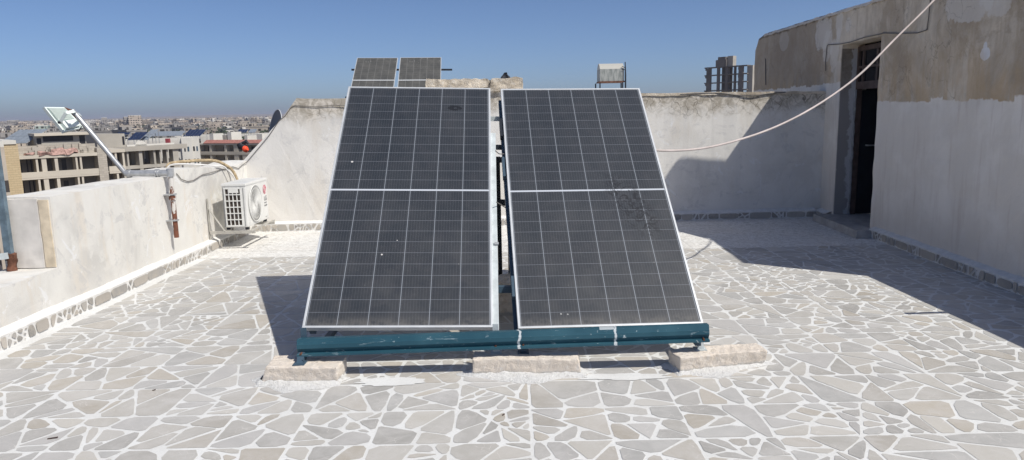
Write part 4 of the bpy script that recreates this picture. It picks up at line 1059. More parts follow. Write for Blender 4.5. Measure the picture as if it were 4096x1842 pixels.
# ---------------------------------------------------------------- black thing on the coping
bx_ = at(2025, 321, 10.3)
mb = MB()
o = bpy.data.objects.new('crumpled_bag', None)
me = MB().hexa([(bx_.x-0.075, 10.25, 2.06), (bx_.x+0.07, 10.25, 2.06), (bx_.x+0.06, 10.36, 2.06), (bx_.x-0.06, 10.36, 2.06)], [(bx_.x-0.03, 10.27, 2.135), (bx_.x+0.03, 10.27, 2.12), (bx_.x+0.03, 10.34, 2.12), (bx_.x-0.02, 10.34, 2.13)])
o = me.build('crumpled_bag', M_BLKPL); rough_up(o, 0.035, 14, 0.02); tag(o, 'small crumpled black bag on top of the broken coping stone', 'bag')

# ---------------------------------------------------------------- water tank on the neighbouring roof
nb = thing('neighbouring_roof', (4.0, 24.0, -17), 'flat neighbouring building top hidden behind the back parapet, carrying the tank', 'building')
MB().box((-4.1, 14.2, -17), (12.0, 40.0, 1.0)).build('wall', M_MORTAR, nb)
tk = thing('water_tank', (4.2, 30.4, 1.0), 'pale rusting sheet-metal water tank on four dark legs above the back wall', 'water tank')
t0, t1, tz0, tz1, ty0, ty1 = 3.73, 4.72, 2.745, 3.235, 30.0, 31.0
def tankmat():
    k = NT('weathered_tank', 0.6); p = k.pos(); q = k.xyz(p)
    c = k.mix(k.ss(k.noise(p, 3.0, 6, 0.7, sc3=(3, 3, 0.6)), 0.42, 0.62), (0.34, 0.35, 0.33), (0.20, 0.215, 0.205))
    return k.base(k.mix(k.ss(q[2], 3.225, 3.245), c, (0.44, 0.43, 0.39)))
mt = tankmat()
prof_t = [(ty0, tz0), (ty0, tz1), (ty0 + 0.16, tz1 + 0.13), (ty0 + 0.38, tz1 + 0.235), (ty0 + 0.62, tz1 + 0.235), (ty0 + 0.85, tz1 + 0.13), (ty1, tz1), (ty1, tz0)]
MB().prism(prof_t, lambda y, z, x: (x, y, z), t0, t1).build('tank_body', mt, tk)
MB().box((t0 - 0.03, ty0 - 0.03, tz0 - 0.05), (t1 + 0.03, ty1 + 0.03, tz0 - 0.001)).build('cradle', M_RUST, tk)
for x_, y_ in ((t0 - 0.0, ty0), (t1 - 0.06, ty0), (t0 - 0.06, ty1), (t1 + 0.03, ty1)):
    MB().bar((x_, y_, 1.0), (x_, y_, tz0 - 0.05), 0.05, 0.05, (0, 1, 0)).build('leg', M_BLACK, tk)
MB().tube([(t1 + 0.05, ty0 - 0.05, 1.0), (t1 + 0.05, ty0 - 0.05, 3.0), (t1 + 0.03, ty0 - 0.05, 3.50)], [0.035, 0.03, 0.02], 6).build('standpipe', M_BLACK, tk)
MB().tube([(t1 + 0.03, ty0 - 0.04, 3.27), (t1 - 0.10, ty0 - 0.03, 3.33)], 0.015, 5).tube([(t1 + 0.03, ty0 - 0.04, 3.19), (t1 - 0.10, ty0 - 0.03, 3.20)], 0.012, 5).build('outlet', M_BLACK, tk)

# unseen rod added over the low parapet for its thin shadow on the paving, and slats on the stair house roof
o = MB().bar((3.98, 4.66, 1.41), (4.55, 4.68, 1.41), 0.03, 0.03).build('shadow_rod', M_WOOD); tag(o, 'unseen rod added across the low right parapet to cast a thin shadow', 'shadow_rod')

# ================================================================ background city
GZ = -17.0
def wall_mat(name, col, dark=(0.055, 0.05, 0.048), win=True, var=0.2):
    k = NT(name, 0.9); o = k.obj(); q = k.xyz(o)
    nr = k.xyz(k.n('ShaderNodeTexCoord').outputs['Normal'])
    c = k.mix(k.ss(k.noise(o, 0.25, 4), 0.35, 0.7), tuple(x*(1-var) for x in col), col)
    if win:
        s = k.math('ADD', q[0], q[1])
        fx = k.math('FRACT', k.math('DIVIDE', k.math('ADD', s, 500), 3.1)); fz = k.math('FRACT', k.math('DIVIDE', k.math('ADD', q[2], 0.0), 3.05))
        cell = k.n('ShaderNodeCombineXYZ'); k.L(k.math('FLOOR', k.math('DIVIDE', s, 3.1)), cell.inputs[0]); k.L(k.math('FLOOR', k.math('DIVIDE', q[2], 3.05)), cell.inputs[1])
        wn = k.n('ShaderNodeTexWhiteNoise'); k.L(cell.outputs[0], wn.inputs[0])
        on = k.math('MULTIPLY', k.math('LESS_THAN', k.math('ABSOLUTE', k.math('SUBTRACT', fx, 0.5)), k.math('ADD', 0.12, k.math('MULTIPLY', wn.outputs[0], 0.26))), k.math('LESS_THAN', k.math('ABSOLUTE', k.math('SUBTRACT', fz, 0.52)), 0.24))
        on = k.math('MULTIPLY', on, k.math('LESS_THAN', k.math('ABSOLUTE', nr[2]), 0.5))
        on = k.math('MULTIPLY', on, k.math('GREATER_THAN', wn.outputs[0], 0.18))
        c = k.mix(on, c, dark)
    return k.base(c)
CM = [wall_mat('city_cream', (0.50, 0.44, 0.37)), wall_mat('city_white', (0.62, 0.59, 0.54)), wall_mat('city_tan', (0.40, 0.34, 0.28)), wall_mat('city_grey', (0.34, 0.32, 0.30)), wall_mat('city_sand', (0.55, 0.47, 0.39))]
M_CREAM = wall_mat('cream_render', (0.56, 0.51, 0.43), win=False, var=0.12)
M_CONC = wall_mat('bare_concrete', (0.43, 0.40, 0.35), win=False, var=0.2)
M_RECESS = wall_mat('shaded_recess_wall', (0.20, 0.19, 0.18), win=False)  # dark grey holds the shade of deep balconies and open storeys
M_RECESS2 = wall_mat('tan_balcony_wall', (0.33, 0.29, 0.245), win=False)
M_WDARK = simple('dark_window', (0.022, 0.022, 0.028), 0.3)
M_CWHITE = wall_mat('white_render', (0.63, 0.61, 0.56), win=False, var=0.1)
def brick(name, c1, c2):
    k = NT(name, 0.9); b = k.n('ShaderNodeTexBrick'); q = k.xyz(k.obj()); cb = k.n('ShaderNodeCombineXYZ')
    k.L(k.math('ADD', q[0], q[1]), cb.inputs[0]); k.L(q[2], cb.inputs[1]); k.L(cb.outputs[0], b.inputs[0])
    b.inputs['Scale'].default_value = 1.0; b.inputs['Brick Width'].default_value = 0.9; b.inputs['Row Height'].default_value = 0.30; b.inputs['Mortar Size'].default_value = 0.025
    b.inputs['Color1'].default_value = (*c1, 1); b.inputs['Color2'].default_value = (*c2, 1); b.inputs['Mortar'].default_value = (*[x*0.72 for x in c1], 1)
    return k.base(b.outputs[0])
M_YBRICK = brick('yellow_stone_courses', (0.52, 0.42, 0.27), (0.48, 0.38, 0.24))
M_GBRICK = brick('grey_block_courses', (0.46, 0.42, 0.36), (0.37, 0.335, 0.285))
M_TERRA = simple('red_roof_tiles', (0.38, 0.17, 0.14), 0.8, 0, 0.2, 2)
M_PINK = simple('faded_pink_tiles', (0.44, 0.28, 0.24), 0.85, 0, 0.3, 3)

# ground and hills
def radial(name, r0, r1, z, mat, a0=0, a1=360, n=96):
    mb = MB(); vs = []
    for r in (r0, r1):
        for i in range(n + 1):
            a = R(a0 + (a1 - a0)*i/n); vs.append((r*math.sin(a), r*math.cos(a), z))
    mb.add(vs, [(i, i+1, i+n+2, i+n+1) for i in range(n)]); o = mb.build(name, mat); tag(o, kind='structure'); return o
gm = NT('dusty_ground', 0.95); p_ = gm.pos()
gm_c = gm.mix(gm.ss(gm.noise(p_, 0.02, 6, 0.7), 0.4, 0.6), (0.30, 0.25, 0.20), (0.18, 0.16, 0.13)); M_GROUND = gm.base(gm.mix(gm.ss(gm.noise(p_, 0.09, 4, 0.7), 0.55, 0.62), gm_c, (0.07, 0.075, 0.055)))
radial('ground', 0.5, 9000, GZ, M_GROUND)
mb = MB(); nn_ = 120; vs = []
for j, (r, k) in enumerate(((5200, 0.0), (6000, 0.75), (6800, 1.0), (8200, 0.6))):
    for i in range(nn_ + 1):
        a = R(-60 + 60*i/nn_); h = 13 + 12*nz(a*3.0, 2.2, 1) + 5*nz(a*14, 1, 4); h += 22*max(0, 1 - abs(math.degrees(a) + 18)/12)
        vs.append((r*math.sin(a), r*math.cos(a), GZ - 0.5 + (h + 10)*k))
mb.add(vs, [(j*(nn_+1) + i, j*(nn_+1) + i + 1, (j+1)*(nn_+1) + i + 1, (j+1)*(nn_+1) + i) for j in range(3) for i in range(nn_)], 0, True)
tag(mb.build('hills', M_GROUND), kind='structure')

# ---- frames for facades seen at an angle
class Facade:
    def __init__(s, pxL, pyL, YL, pxR, pyR, YR):
        s.P0 = at(pxL, pyL, YL); s.zr = s.P0.z
        P1 = at(pxR, pyR, YR); P1.z = s.zr; s.P1 = P1
        d = P1 - s.P0; d.z = 0; s.len = d.length; s.e = d.normalized(); s.n = Vector((s.e.y, -s.e.x, 0))   # outward (towards camera)
        if s.n.dot(CAM - s.P0) < 0: s.n = -s.n
    def s_of(s, px, py=640):
        u, v = px - 2048, py - 921; a, b = u*c_ - v*s_, u*s_ + v*c_; r = FW*FPX + RT*a - UP*b
        t_ = (s.P0 - CAM).dot(s.n) / r.dot(s.n); P = CAM + r*t_; return (P - s.P0).dot(s.e)
    def pt(s, a, d, z): return Vector((s.P0.x, s.P0.y, 0)) + s.e*a + s.n*d + Vector((0, 0, z))
    def box(s, mb, a0, a1, d0, d1, z0, z1, m=0):
        mb.hexa([s.pt(a0, d0, z0), s.pt(a1, d0, z0), s.pt(a1, d1, z0), s.pt(a0, d1, z0)], [s.pt(a0, d0, z1), s.pt(a1, d0, z1), s.pt(a1, d1, z1), s.pt(a0, d1, z1)], m)
def balcony_house(F, root, a0, a1, fins, depth, storey, wallm, recm, slabm, wins, par=0.8, nst=3, rec=1.6, roof_t=0.45):
    """fins: list of (s0,s1); wins: list of (s0,s1,z0,z1) relative to each storey floor"""
    zr = F.zr
    mb = MB(); F.box(mb, a0, a1, -depth, -rec, GZ, zr - 0.15); mb.build('wall', recm, root)
    mb = MB(); F.box(mb, a0 - 0.1, a1 + 0.1, -depth, 0.15, zr - roof_t, zr); mb.build('roof', slabm, root)
    for k in range(1, nst + 1):
        zf = zr - storey*k
        mb = MB(); F.box(mb, a0, a1, -rec, 0.10, zf - 0.25, zf - 0.002); F.box(mb, a0, a1, -0.02, 0.12, zf, zf + par); mb.build('balcony', slabm, root)
    for f0, f1 in fins:
        mb = MB(); F.box(mb, f0, f1, -rec + 0.01, 0.02, GZ, zr - roof_t - 0.01)
        mb.build('pier', wallm, root)
    for k in range(1, nst + 1):
        zf = zr - storey*k
        for w0, w1, h0, h1 in wins:
            mb = MB(); F.box(mb, w0, w1, -rec - 0.1, -rec + 0.03, zf + h0, zf + h1); mb.build('window', M_WDARK, root)
    mb = MB(); F.box(mb, a0, a1, -rec - 0.05, 0.0, GZ, zr - storey*nst - 0.26); mb.build('lower_wall', wallm, root)

# A: cream apartment block with balconies
FA = Facade(75, 625, 96, 372, 607, 102)
sA = lambda px: FA.s_of(px, 650)
bA = thing('apartment_building', FA.P0, 'cream apartment block with two rows of balconies, yellow stone pier at its left end', 'building')
balcony_house(FA, bA, 0, sA(395), [(sA(143), sA(152)), (sA(166), sA(186)), (sA(219), sA(232)), (sA(303), sA(311)), (sA(320), sA(328))], 12, 3.0, M_CREAM, M_RECESS, M_CREAM,
    [(sA(78), sA(95), 0.2, 2.0), (sA(115), sA(121), 0, 2.5), (sA(132), sA(137), 0, 2.5), (sA(258), sA(277), 0.3, 2.2), (sA(308), sA(316), 0, 2.4)], 0.75, 3, 1.9)
mb = MB(); FA.box(mb, sA(22), -0.02, -11, 0.35, GZ, FA.zr + 1.6); mb.build('stone_pier', M_YBRICK, bA)
mb = MB(); FA.box(mb, sA(16), sA(72), -11, 0.5, FA.zr + 1.6, FA.zr + 2.1); mb.build('cornice', M_CWHITE, bA)
mb = MB(); FA.box(mb, sA(392), sA(428), -12, 0.2, GZ, FA.zr + 0.6); mb.build('stone_pier', M_GBRICK, bA)
for a_, b_, h_ in ((100, 138, 0.30), (165, 214, 0.42), (216, 262, 0.75), (264, 318, 0.60)):
    mb = MB(); FA.box(mb, sA(a_), sA(b_), -0.7, 0.28, FA.zr + 0.01, FA.zr + h_); o = mb.build('tiled_edge', M_PINK, bA); rough_up(o, 0.45, 0.8, 0.5, mask=lambda c: 1.0 if c.z > -2.5 else 0.3)
for i_ in range(14):
    u_ = rnd(0.3, FA.len - 0.5); mb = MB(); FA.box(mb, u_, u_ + rnd(0.2, 1.1), -0.95, -0.75, FA.zr + 0.01, FA.zr + rnd(0.3, 1.5)); mb.build('roof_rubble', random.choice([M_CONC, M_GBRICK, M_CWHITE]), bA)
mb = MB(); FA.box(mb, sA(78), sA(395), -1.2, -1.0, FA.zr + 0.01, FA.zr + 1.25); o = mb.build('roof_parapet', M_GBRICK, bA)
mb = MB(); FA.box(mb, sA(170), sA(372), -9, -2.4, FA.zr, FA.zr + 2.5); mb.build('roof_room', M_CONC, bA)
mb = MB(); FA.box(mb, sA(160), sA(380), -9.5, -1.6, FA.zr + 2.5, FA.zr + 2.85); mb.build('roof_room_slab', M_CREAM, bA)
for a, b, c1, d1 in ((172, 190, 0.6, 2.2), (198, 320, 1.7, 2.45), (345, 368, 0.2, 2.4)):
    mb = MB(); FA.box(mb, sA(a), sA(b), -2.5, -2.37, FA.zr + c1, FA.zr + d1); mb.build('window', M_WDARK, bA)
# second cream block piece at right of A
FA2 = Facade(428, 600, 104, 490, 594, 105.5)
bA2 = thing('apartment_building', FA2.P0, 'narrow cream building with stacked dark openings right of the grey stone pier', 'building')
s2 = lambda px: FA2.s_of(px, 650)
balcony_house(FA2, bA2, 0, s2(500), [(s2(462), s2(470)), (s2(492), s2(500))], 9, 3.2, M_CREAM, M_RECESS, M_CREAM, [(s2(432), s2(446), 0.1, 2.5)], 0.8, 3, 1.6)

# B: unfinished concrete frame building
FB = Facade(452, 603, 128, 735, 580, 139)
sB = lambda px: FB.s_of(px, 620)
bB = thing('unfinished_building', FB.P0, 'unfinished concrete frame building with open storeys, big blank rooftop box on its left', 'building')
mb = MB(); FB.box(mb, sB(395), sB(745), -11, 0.6, FB.zr - 0.3, FB.zr + 0.55); mb.build('roof', M_CONC, bB)
for k in (1, 2, 3):
    z0 = FB.zr - 3.2*k; mb = MB(); FB.box(mb, 0, sB(735), -10, 0.25, z0 - 0.3, z0 + 0.25); mb.build('floor_slab', M_CONC, bB)
for a, b in ((452, 458), (505, 512), (553, 567), (612, 620), (636, 642), (664, 671), (690, 712)):
    mb = MB(); FB.box(mb, sB(a), sB(b), -1.2, 0.2, GZ, FB.zr - 0.31); mb.build('pier', M_CONC, bB)
for a, b in ((470, 480), (530, 536), (580, 600), (626, 632), (655, 660), (680, 684)):
    mb = MB(); FB.box(mb, sB(a), sB(b), -5.5, -4.9, GZ, FB.zr - 0.31); mb.build('pier', M_CONC, bB)
mb = MB(); FB.box(mb, sB(458), sB(735), -10, -9.8, GZ, FB.zr - 0.31); mb.build('wall', M_RECESS, bB)
for k in (1, 2):
    for a in (524, 590, 648, 675):
        z0 = FB.zr - 3.2*k + 0.25; mb = MB(); FB.box(mb, sB(a), sB(a + 14), -9.79, -9.6, z0 + 0.6, z0 + 2.2); mb.build('window', CM[1], bB)
mb = MB(); FB.box(mb, sB(398), sB(511), -9, -0.4, FB.zr + 0.56, FB.zr + 2.9); rb2 = mb.build('roof_room', M_CONC, bB)
mb = MB(); FB.box(mb, sB(500), sB(508), -0.5, -0.36, FB.zr + 0.9, FB.zr + 2.4); mb.build('door', M_WDARK, bB)
gp = FB.pt(sB(567), -0.3, FB.zr + 0.56)
mb = MB(); mb.prism([(math.cos(math.pi*i/16)*1.05, math.sin(math.pi*i/16)*0.95) for i in range(17)], lambda a, b, d: FB.pt(sB(567) + a, -0.3 + d, FB.zr + 0.56 + b), 0, 0.4); mb.build('arched_gable', M_CWHITE, bB)
mb = MB(); FB.box(mb, sB(510), sB(700), -0.2, 0.1, FB.zr + 0.56, FB.zr + 0.85); mb.build('parapet', M_CWHITE, bB)

# C: white house with small windows
FC = Facade(712, 556, 170, 800, 553, 172)
sC = lambda px: FC.s_of(px, 600)
bC = thing('apartment_building', FC.P0, 'white building with small square windows between the unfinished frame and the red-roofed block', 'building')
mb = MB(); FC.box(mb, 0, sC(800), -10, 0, GZ, FC.zr); mb.build('wall', M_CWHITE, bC)
mb = MB(); FC.box(mb, sC(728), sC(770), -6, 0.7, GZ, FC.zr + 0.2); mb.build('bay', M_CWHITE, bC)
for k in range(3):
    for a, b, d in ((716, 721, 0), (737, 743, 0.71), (750, 757, 0.71), (773, 780, 0), (786, 792, 0)):
        z0 = FC.zr - 1.2 - 2.9*(k + 1) + 1.1
        f = MB(); FC.box(f, sC(a), sC(b), d - 0.1, d + 0.04, z0, z0 + 1.1); f.build('window', M_WDARK if (a + k) % 3 else M_DARKTEAL, bC)
mb = MB()
for a in range(715, 800, 9): FC.box(mb, sC(a), sC(a + 5), -0.3, 0.0, FC.zr, FC.zr + 0.5)
mb.build('parapet', M_CWHITE, bC)

# D: long block with red tiled edge
FD = Facade(790, 575, 205, 1060, 580, 196)
sD = lambda px: FD.s_of(px, 600)
bD = thing('apartment_building', FD.P0, 'long cream balcony block with a red tiled roof edge, left of the sloping wall', 'building')
balcony_house(FD, bD, 0, sD(1100), [(sD(796), sD(800)), (sD(838), sD(845)), (sD(898), sD(906)), (sD(935), sD(952)), (sD(968), sD(984)), (sD(1030), sD(1040))], 12, 2.95, M_CREAM, M_RECESS2, M_CREAM,
    [(sD(815), sD(828), 0, 2.0), (sD(878), sD(893), 0, 2.0), (sD(917), sD(930), 0, 2.0), (sD(954), sD(966), 1.0, 2.0), (sD(990), sD(1010), 0.5, 2.0)], 0.7, 3, 1.6)
mb = MB(); mb.prism([(0.3, 0.02), (0.3, 0.10), (-1.0, 0.95), (-1.3, 0.95), (-1.3, 0.02)], lambda a, b, d: FD.pt(d, a, FD.zr + b), sD(818), sD(1095)); mb.build('tiled_edge', M_TERRA, bD)
for a, b, h, m_ in ((800, 815, 2.6, M_CWHITE), (852, 866, 2.2, M_CONC), (872, 888, 3.0, M_CWHITE), (940, 952, 2.0, M_CWHITE), (990, 1012, 2.4, M_CWHITE)):
    mb = MB(); FD.box(mb, sD(a), sD(b), -8, -4, FD.zr, FD.zr + h); mb.build('roof_room', m_, bD)

# other mid-distance buildings whose roofs carry solar arrays
def plain_building(pxL, pxR, py, Yw, dp, label, m_, name='apartment_building', group=None, yaw=0, clutter=True):
    a, b = at(pxL, py, Yw), at(pxR, py, Yw); yaw = yaw or math.atan2(-(a.x + b.x)/2, Yw) + rnd(-0.12, 0.12)
    wd = (b.x - a.x)*math.cos(yaw); c = Vector(((a.x + b.x)/2 - dp/2*math.sin(yaw), Yw + dp/2*math.cos(yaw), GZ)); h = (a.z + b.z)/2 - GZ
    root = thing(name, c, label, 'building', group)
    o = MB().box((-wd/2, -dp/2, 0), (wd/2, dp/2, h)).build('wall', m_, root, local=True)
    mb = MB()
    mb.box((-wd/2, -dp/2, h), (wd/2, -dp/2 + 0.25, h + 0.7)); mb.box((-wd/2, -dp/2 + 0.25, h), (-wd/2 + 0.25, dp/2, h + 0.7)); mb.box((wd/2 - 0.25, -dp/2 + 0.25, h), (wd/2, dp/2, h + 0.7))
    mb.build('parapet', M_CWHITE, root, local=True)
    root.rotation_euler.z = yaw
    return root, c, h, wd
plain_building(-60, 20, 590, 88, 12, 'building at the left edge with a pinkish tiled cap', CM[0])
plain_building(100, 240, 560, 150, 10, 'pale block with a dark roof canopy, behind the cream balconies', CM[1])
plain_building(-40, 170, 575, 118, 12, 'low building under the grey solar array at the left edge', CM[4])
plain_building(430, 720, 566, 185, 14, 'wide building carrying blue solar arrays behind the unfinished frame', CM[1])
plain_building(700, 850, 548, 250, 14, 'white block with the dark blue solar array on its roof', CM[1])
plain_building(850, 960, 547, 265, 12, 'cream block behind the red tiled roof edge', CM[0])
plain_building(930, 1080, 541, 300, 14, 'white-roofed block below the small solar arrays near the dish', CM[1])

M_PVD = simple('far_blue_cells', (0.020, 0.032, 0.075), 0.3, 0, 0.2, 2, 0.5)
M_PVG = simple('far_grey_cells', (0.22, 0.25, 0.29), 0.3, 0, 0.1, 2, 0.5)  # pale blue-grey cell colour
def array(pxL, pxR, pyT, pyB, Yw, cols, rows, m_, label, skew=0.0):
    bl_, br2 = at(pxL, pyB, Yw), at(pxR, pyB, Yw); wd = (br2.x - bl_.x); zt = at(pxL, pyT, Yw).z
    h = zt - bl_.z; ln = h / math.sin(R(33))
    root = thing('solar_array', bl_, label, 'solar array', 'solar arrays on the city roofs')
    cw, rh = wd/cols, ln/rows
    for i in range(cols):
        for j in range(rows):
            y0, y1 = j*rh*math.cos(R(33)), (j + 1)*rh*math.cos(R(33)); z0, z1 = j*rh*math.sin(R(33)), (j+1)*rh*math.sin(R(33))
            g_ = 0.04*cw
            sx0 = skew*z0; sx1 = skew*z1
            lo = [(i*cw + g_ + sx0, y0 + 0.04, z0), ((i+1)*cw - g_ + sx0, y0 + 0.04, z0), ((i+1)*cw - g_ + sx1, y1 - 0.04, z1 - 0.05), (i*cw + g_ + sx1, y1 - 0.04, z1 - 0.05)]
            MB().hexa([(a, b, c - 0.05) for a, b, c in lo], lo).build('array_sheet', m_, root, local=True)
    mb = MB()
    for x in (0.1, wd*0.5, wd - 0.1):
        mb.box((x - 0.05, 0.1, -1.6), (x + 0.05, 0.2, -0.02)); mb.box((x - 0.05 + skew*h, ln*math.cos(R(33)) - 0.2, -1.6), (x + 0.05 + skew*h, ln*math.cos(R(33)) - 0.1, h - 0.15))
    bk = 0.06
    mb.hexa([(0, 0.02, -0.12), (wd, 0.02, -0.12), (wd + skew*h, ln*math.cos(R(33)), h - 0.14), (skew*h, ln*math.cos(R(33)), h - 0.14)], [(0, 0.02, -0.07), (wd, 0.02, -0.07), (wd + skew*h, ln*math.cos(R(33)), h - 0.08), (skew*h, ln*math.cos(R(33)), h - 0.08)])
    mb.build('frame', M_GALV, root, local=True)
array(-10, 106, 521, 574, 100, 5, 2, M_PVG, 'large grey solar array on the nearest roof at the left edge', 0.75)
array(465, 515, 530, 539, 175, 4, 1, M_PVD, 'small dark blue row of panels above the blank rooftop box', 0.3)
array(508, 560, 530, 560, 170, 3, 2, M_PVD, 'dark blue solar array right of the blank rooftop box', 0.5)
array(560, 590, 520, 560, 172, 2, 2, M_PVG, 'grey-blue solar array beside the dark blue one above the arched gable', 0.5)
array(592, 725, 527, 545, 190, 10, 1, M_PVG, 'long pale row of solar panels in the middle of the city roofs', 0.4)
array(730, 800, 520, 546, 240, 5, 2, M_PVD, 'dark blue solar array on the white block', 0.5)
array(948, 985, 518, 531, 290, 4, 1, M_PVD, 'small dark array near the satellite dish, left of a grey one', 0.2)
array(992, 1020, 518, 531, 290, 3, 1, M_PVG, 'small grey array near the satellite dish', 0.2)
rbx = at(668, 567, 150); o = MB().box((rbx.x - 0.35, 150, rbx.z - 0.3), (rbx.x + 0.35, 150.8, rbx.z + 0.6)).build('red_tank', simple('red_tank_paint', (0.33, 0.06, 0.07), 0.5)); tag(o, 'small red tank on the roof of the unfinished frame building', 'tank')

# distinctive far buildings
plain_building(512, 565, 464, 1000, 20, 'large pale pink block standing above the far city skyline', CM[4])
plain_building(495, 512, 470, 1010, 20, 'dark narrow block beside the large pale pink block', CM[3])
plain_building(406, 428, 473, 1100, 20, 'grey tower left of the floodlight pole on the skyline', CM[3])
plain_building(28, 75, 483, 1300, 20, 'grey cluster block on the skyline at the far left', CM[3])
plain_building(196, 206, 488, 900, 10, 'slim cream tower below the floodlight', CM[4])
plain_building(140, 190, 505, 560, 18, 'pale green-roofed hall below the floodlight', wall_mat('pale_green', (0.40, 0.47, 0.42)))

# the city field: individual houses near, one mass far
def house_mesh(mb, c, wd, dp, h, yaw, m):
    cs, sn = math.cos(yaw), math.sin(yaw)
    def T(x, y, z): return (c[0] + x*cs - y*sn, c[1] + x*sn + y*cs, z)
    def bx(x0, y0, z0, x1, y1, z1, m):
        mb.hexa([T(x0,y0,z0), T(x1,y0,z0), T(x1,y1,z0), T(x0,y1,z0)], [T(x0,y0,z1), T(x1,y0,z1), T(x1,y1,z1), T(x0,y1,z1)], m)
    bx(-wd/2, -dp/2, GZ, wd/2, dp/2, GZ + h, m)
    bx(-wd/2 + 1, -dp/4, GZ + h, -wd/2 + 1 + wd*0.3, dp/4, GZ + h + 2.3, m)
def sector(dmin, dmax):
    a = R(rnd(-38, -15.5)); f = random.random(); d = dmin*(dmax/dmin)**f
    return a, d
placed = []
protos = []
for mi in range(5):
    for v in range(3):
        wd, dp, h = rnd(10, 20), rnd(9, 14), random.choice((6.5, 9.5, 9.5, 12.5))
        mb = MB(); mb.box((-wd/2, -dp/2, 0), (wd/2, dp/2, h)); mb.box((-wd/2 + 1, -dp/4, h), (-wd/2 + 1 + wd*0.3, dp/4, h + 2.4)); mb.box((wd*0.1, -dp*0.3, h), (wd*0.1 + 1.5, -dp*0.3 + 1.5, h + 1.3))
        mb.box((-wd/2 - 0.2, -dp/2 - 0.2, h), (wd/2 + 0.2, -dp/2, h + 0.8)); mb.box((wd/2, -dp/2 - 0.0, h), (wd/2 + 0.2, dp/2, h + 0.8))
        protos.append([mb, CM[mi], None, wd, dp, h])
cnt = 0
LBL = 'one of the small flat-roofed houses scattered over the hazy city plain'
GRP = 'flat-roofed houses of the city plain'
while cnt < 275:
    a, d = sector(300, 1250)
    x, y = d*math.sin(a), d*math.cos(a)
    if any((x - q_[0])**2 + (y - q_[1])**2 < 17**2 for q_ in placed): continue
    placed.append((x, y)); pr = random.choice(protos)
    if pr[2] is None:
        o = pr[0].build('city_house', pr[1], None); pr[2] = o
    else:
        o = pr[2].copy(); COL.objects.link(o)
    sc_ = 0.85 + 0.3*random.random()
    o.location = (x, y, GZ - rnd(0, 2.5)); o.rotation_euler.z = rnd(-0.9, 0.9); tag(o, LBL, 'house', GRP); cnt += 1
mb = MB()
for i in range(3200):
    a, d = sector(1150, 5200)
    house_mesh(mb, (d*math.sin(a), d*math.cos(a)), rnd(10, 26), rnd(9, 16), random.choice((5, 7, 8, 10, 12, 15)) + (d - 1150)/5200*8, rnd(-1, 1), random.randrange(5))
for i in range(1800):
    a = R(rnd(-15.5, 40)); d = 420*(5200/420)**random.random()
    house_mesh(mb, (d*math.sin(a), d*math.cos(a)), rnd(10, 26), rnd(9, 16), random.choice((5, 7, 8, 10, 12)), rnd(-1, 1), random.randrange(5))
o = mb.build('distant_city', CM); tag(o, kind='stuff'); o['label'] = 'mass of far city houses fading into haze at the horizon'; o['category'] = 'city'
# dark tree clumps among the houses
M_TREE = simple('dark_foliage', (0.045, 0.060, 0.035), 0.9, 0, 0.4, 0.3)
mb = MB()
for i in range(1500):
    a, d = sector(240, 3800); x, y = d*math.sin(a), d*math.cos(a); h = rnd(6, 12); z0 = GZ
    n_ = 26 if d < 1200 else 8
    for k in range(n_):
        cx = x + random.gauss(0, 1.5); cy_ = y + random.gauss(0, 1.5); cz_ = z0 + h*rnd(0.3, 1.0); r = rnd(0.6, 1.5) if d < 1200 else rnd(1.6, 3.0)
        vs = [(cx + rnd(-r, r), cy_ + rnd(-r, r), cz_ + rnd(-r, r)) for _ in range(4)]
        mb.add(vs, [(0,1,2),(0,1,3),(0,2,3),(1,2,3)])
o = mb.build('distant_trees', M_TREE); tag(o, kind='stuff'); o['label'] = 'dark tree clumps scattered among the far houses'; o['category'] = 'trees'

# ---------------------------------------------------------------- unfinished tower at the right
FT = Vector((0, 0, 0))
tw = thing('unfinished_tower', (88, 300, GZ), 'bare concrete tower shell with empty window openings, beyond the back wall on the right', 'building')
tn = Vector((-0.755, -0.656, 0)); te = Vector((0.656, -0.755, 0))
T0 = at(2824, 375, 298); T0.z = 0
def tpt(a, d, z): return T0 + te*a + tn*d + Vector((0, 0, z))
def tbox(mb, a0, a1, d0, d1, z0, z1): mb.hexa([tpt(a0, d0, z0), tpt(a1, d0, z0), tpt(a1, d1, z0), tpt(a0, d1, z0)], [tpt(a0, d0, z1), tpt(a1, d0, z1), tpt(a1, d1, z1), tpt(a0, d1, z1)])
M_TOWER = wall_mat('shaded_shell_concrete', (0.20, 0.18, 0.165), win=False, var=0.3)  # shade on the tower's face is put into this dark tone
zt = at(2830, 272, 300).z; ST = 3.05
mb = MB()
for k in range(10):
    z = zt - ST*k
    if z < GZ: break
    mb = MB(); tbox(mb, 0, 18.5, -2.4, 0.3, z - 0.42, z); mb.build('floor_slab', M_TOWER, tw)
m1 = M_TOWER
for a, b, d0, d1 in ((0, 2.1, -0.6, 0.1), (4.9, 6.1, -0.5, 0.1), (8.8, 9.9, -1.5, 0.25), (14.6, 16.6, -0.6, 0.1), (12.5, 13.1, -1.0, 0.0)):
    mb = MB(); tbox(mb, a, b, d0, d1, GZ, zt - 0.56 + 0.02); mb.build('pier', M_TOWER, tw)
mb = MB(); tbox(mb, 5.6, 10.4, -2.6, -2.42, GZ, zt - 0.2); mb.build('back_wall', M_TOWER, tw)
mb = MB(); tbox(mb, 4.4, 9.2, -3, 0.32, zt + 0.002, zt + 2.6); tbox(mb, 5.4, 8.8, -3, 0.32, zt + 2.602, zt + 3.7); mb.build('roof_room', M_TOWER, tw)
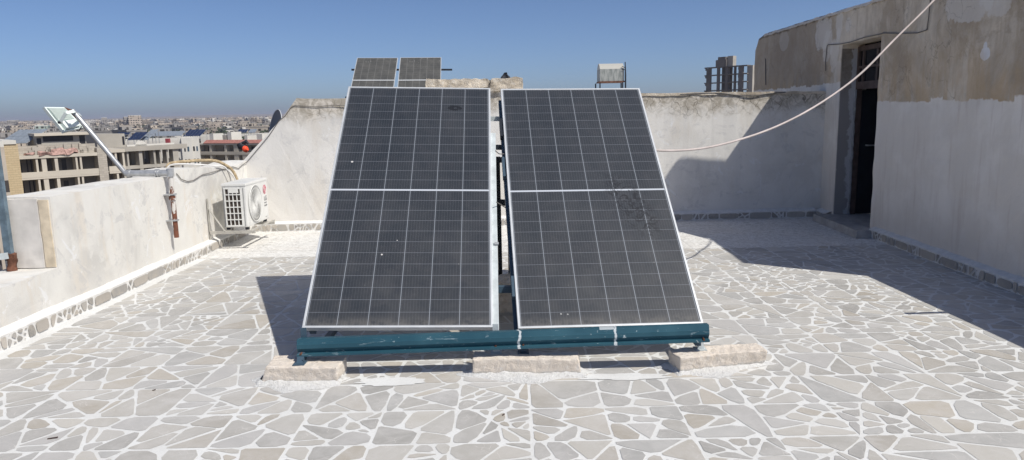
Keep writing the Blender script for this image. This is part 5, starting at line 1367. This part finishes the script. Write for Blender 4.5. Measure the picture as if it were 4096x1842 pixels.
mb = MB(); tbox(mb, 9.22, 11.6, -3, -0.6, zt + 0.02, zt + 3.9); mb.build('stair_head', CM[0] and M_CONC, tw)  # paler concrete, sunlight put into its tone
mb = MB(); tbox(mb, 17.6, 20.0, -7, -1.2, GZ, zt - 0.2); mb.build('lit_side', M_CONC, tw)  # paler than the facade to stand for the sunlit flank
# broken edges: notched stubs at the left and roof edge
mb = MB()
for k in range(6):
    z = zt - ST*k; tbox(mb, -0.9, 0.0, -0.4, 0.1, z - 0.5, z); tbox(mb, -0.5, 0.0, -0.4, 0.1, z - 1.3, z - 0.5)
mb.build('broken_stubs', M_TOWER, tw)
mb = MB()
for k in range(5):
    z = zt - ST*k - 0.56
    mb = MB(); tbox(mb, 13.1, 14.6, -2.3, -2.1, z - 0.9*rnd(0.4, 1.2), z); mb.build('hanging_panel', M_TOWER, tw)

# ---------------------------------------------------------------- haze
hz_ = NT('haze_volume'); hz_.t.nodes.remove(hz_.b)
pv = hz_.n('ShaderNodeVolumePrincipled'); pv.inputs['Color'].default_value = (0.62, 0.66, 0.80, 1); pv.inputs['Density'].default_value = 0.00016; pv.inputs['Anisotropy'].default_value = 0.2
hz_.L(pv.outputs[0], hz_.n('ShaderNodeOutputMaterial').outputs[0] if False else [n_ for n_ in hz_.t.nodes if n_.type == 'OUTPUT_MATERIAL'][0].inputs['Volume'])
hb = MB().box((-9500, -300, GZ - 1.6), (9500, 9500, 34)).build('haze', hz_.m); tag(hb, kind='stuff'); hb['label'] = 'pale blue haze over the far city'; hb['category'] = 'haze'

# small dry debris on the paving
for px_, py_, l_, a_ in ((190, 1756, 0.05, 0.3), (2010, 1662, 0.02, 1.0), (610, 1562, 0.018, 0.2)):
    p0 = atz(px_, py_, 0.004); o = MB().bar(p0, p0 + Vector((l_*math.cos(a_), l_*math.sin(a_)*0.6, 0.004)), 0.007, 0.004).build('dry_twig', M_WOOD)
    tag(o, {190: 'dark dry twig on the paving near the bottom left corner', 2010: 'tiny dark chip on the paving near the bottom centre', 610: 'tiny dark chip on the paving left of the left block'}[px_], 'twig')
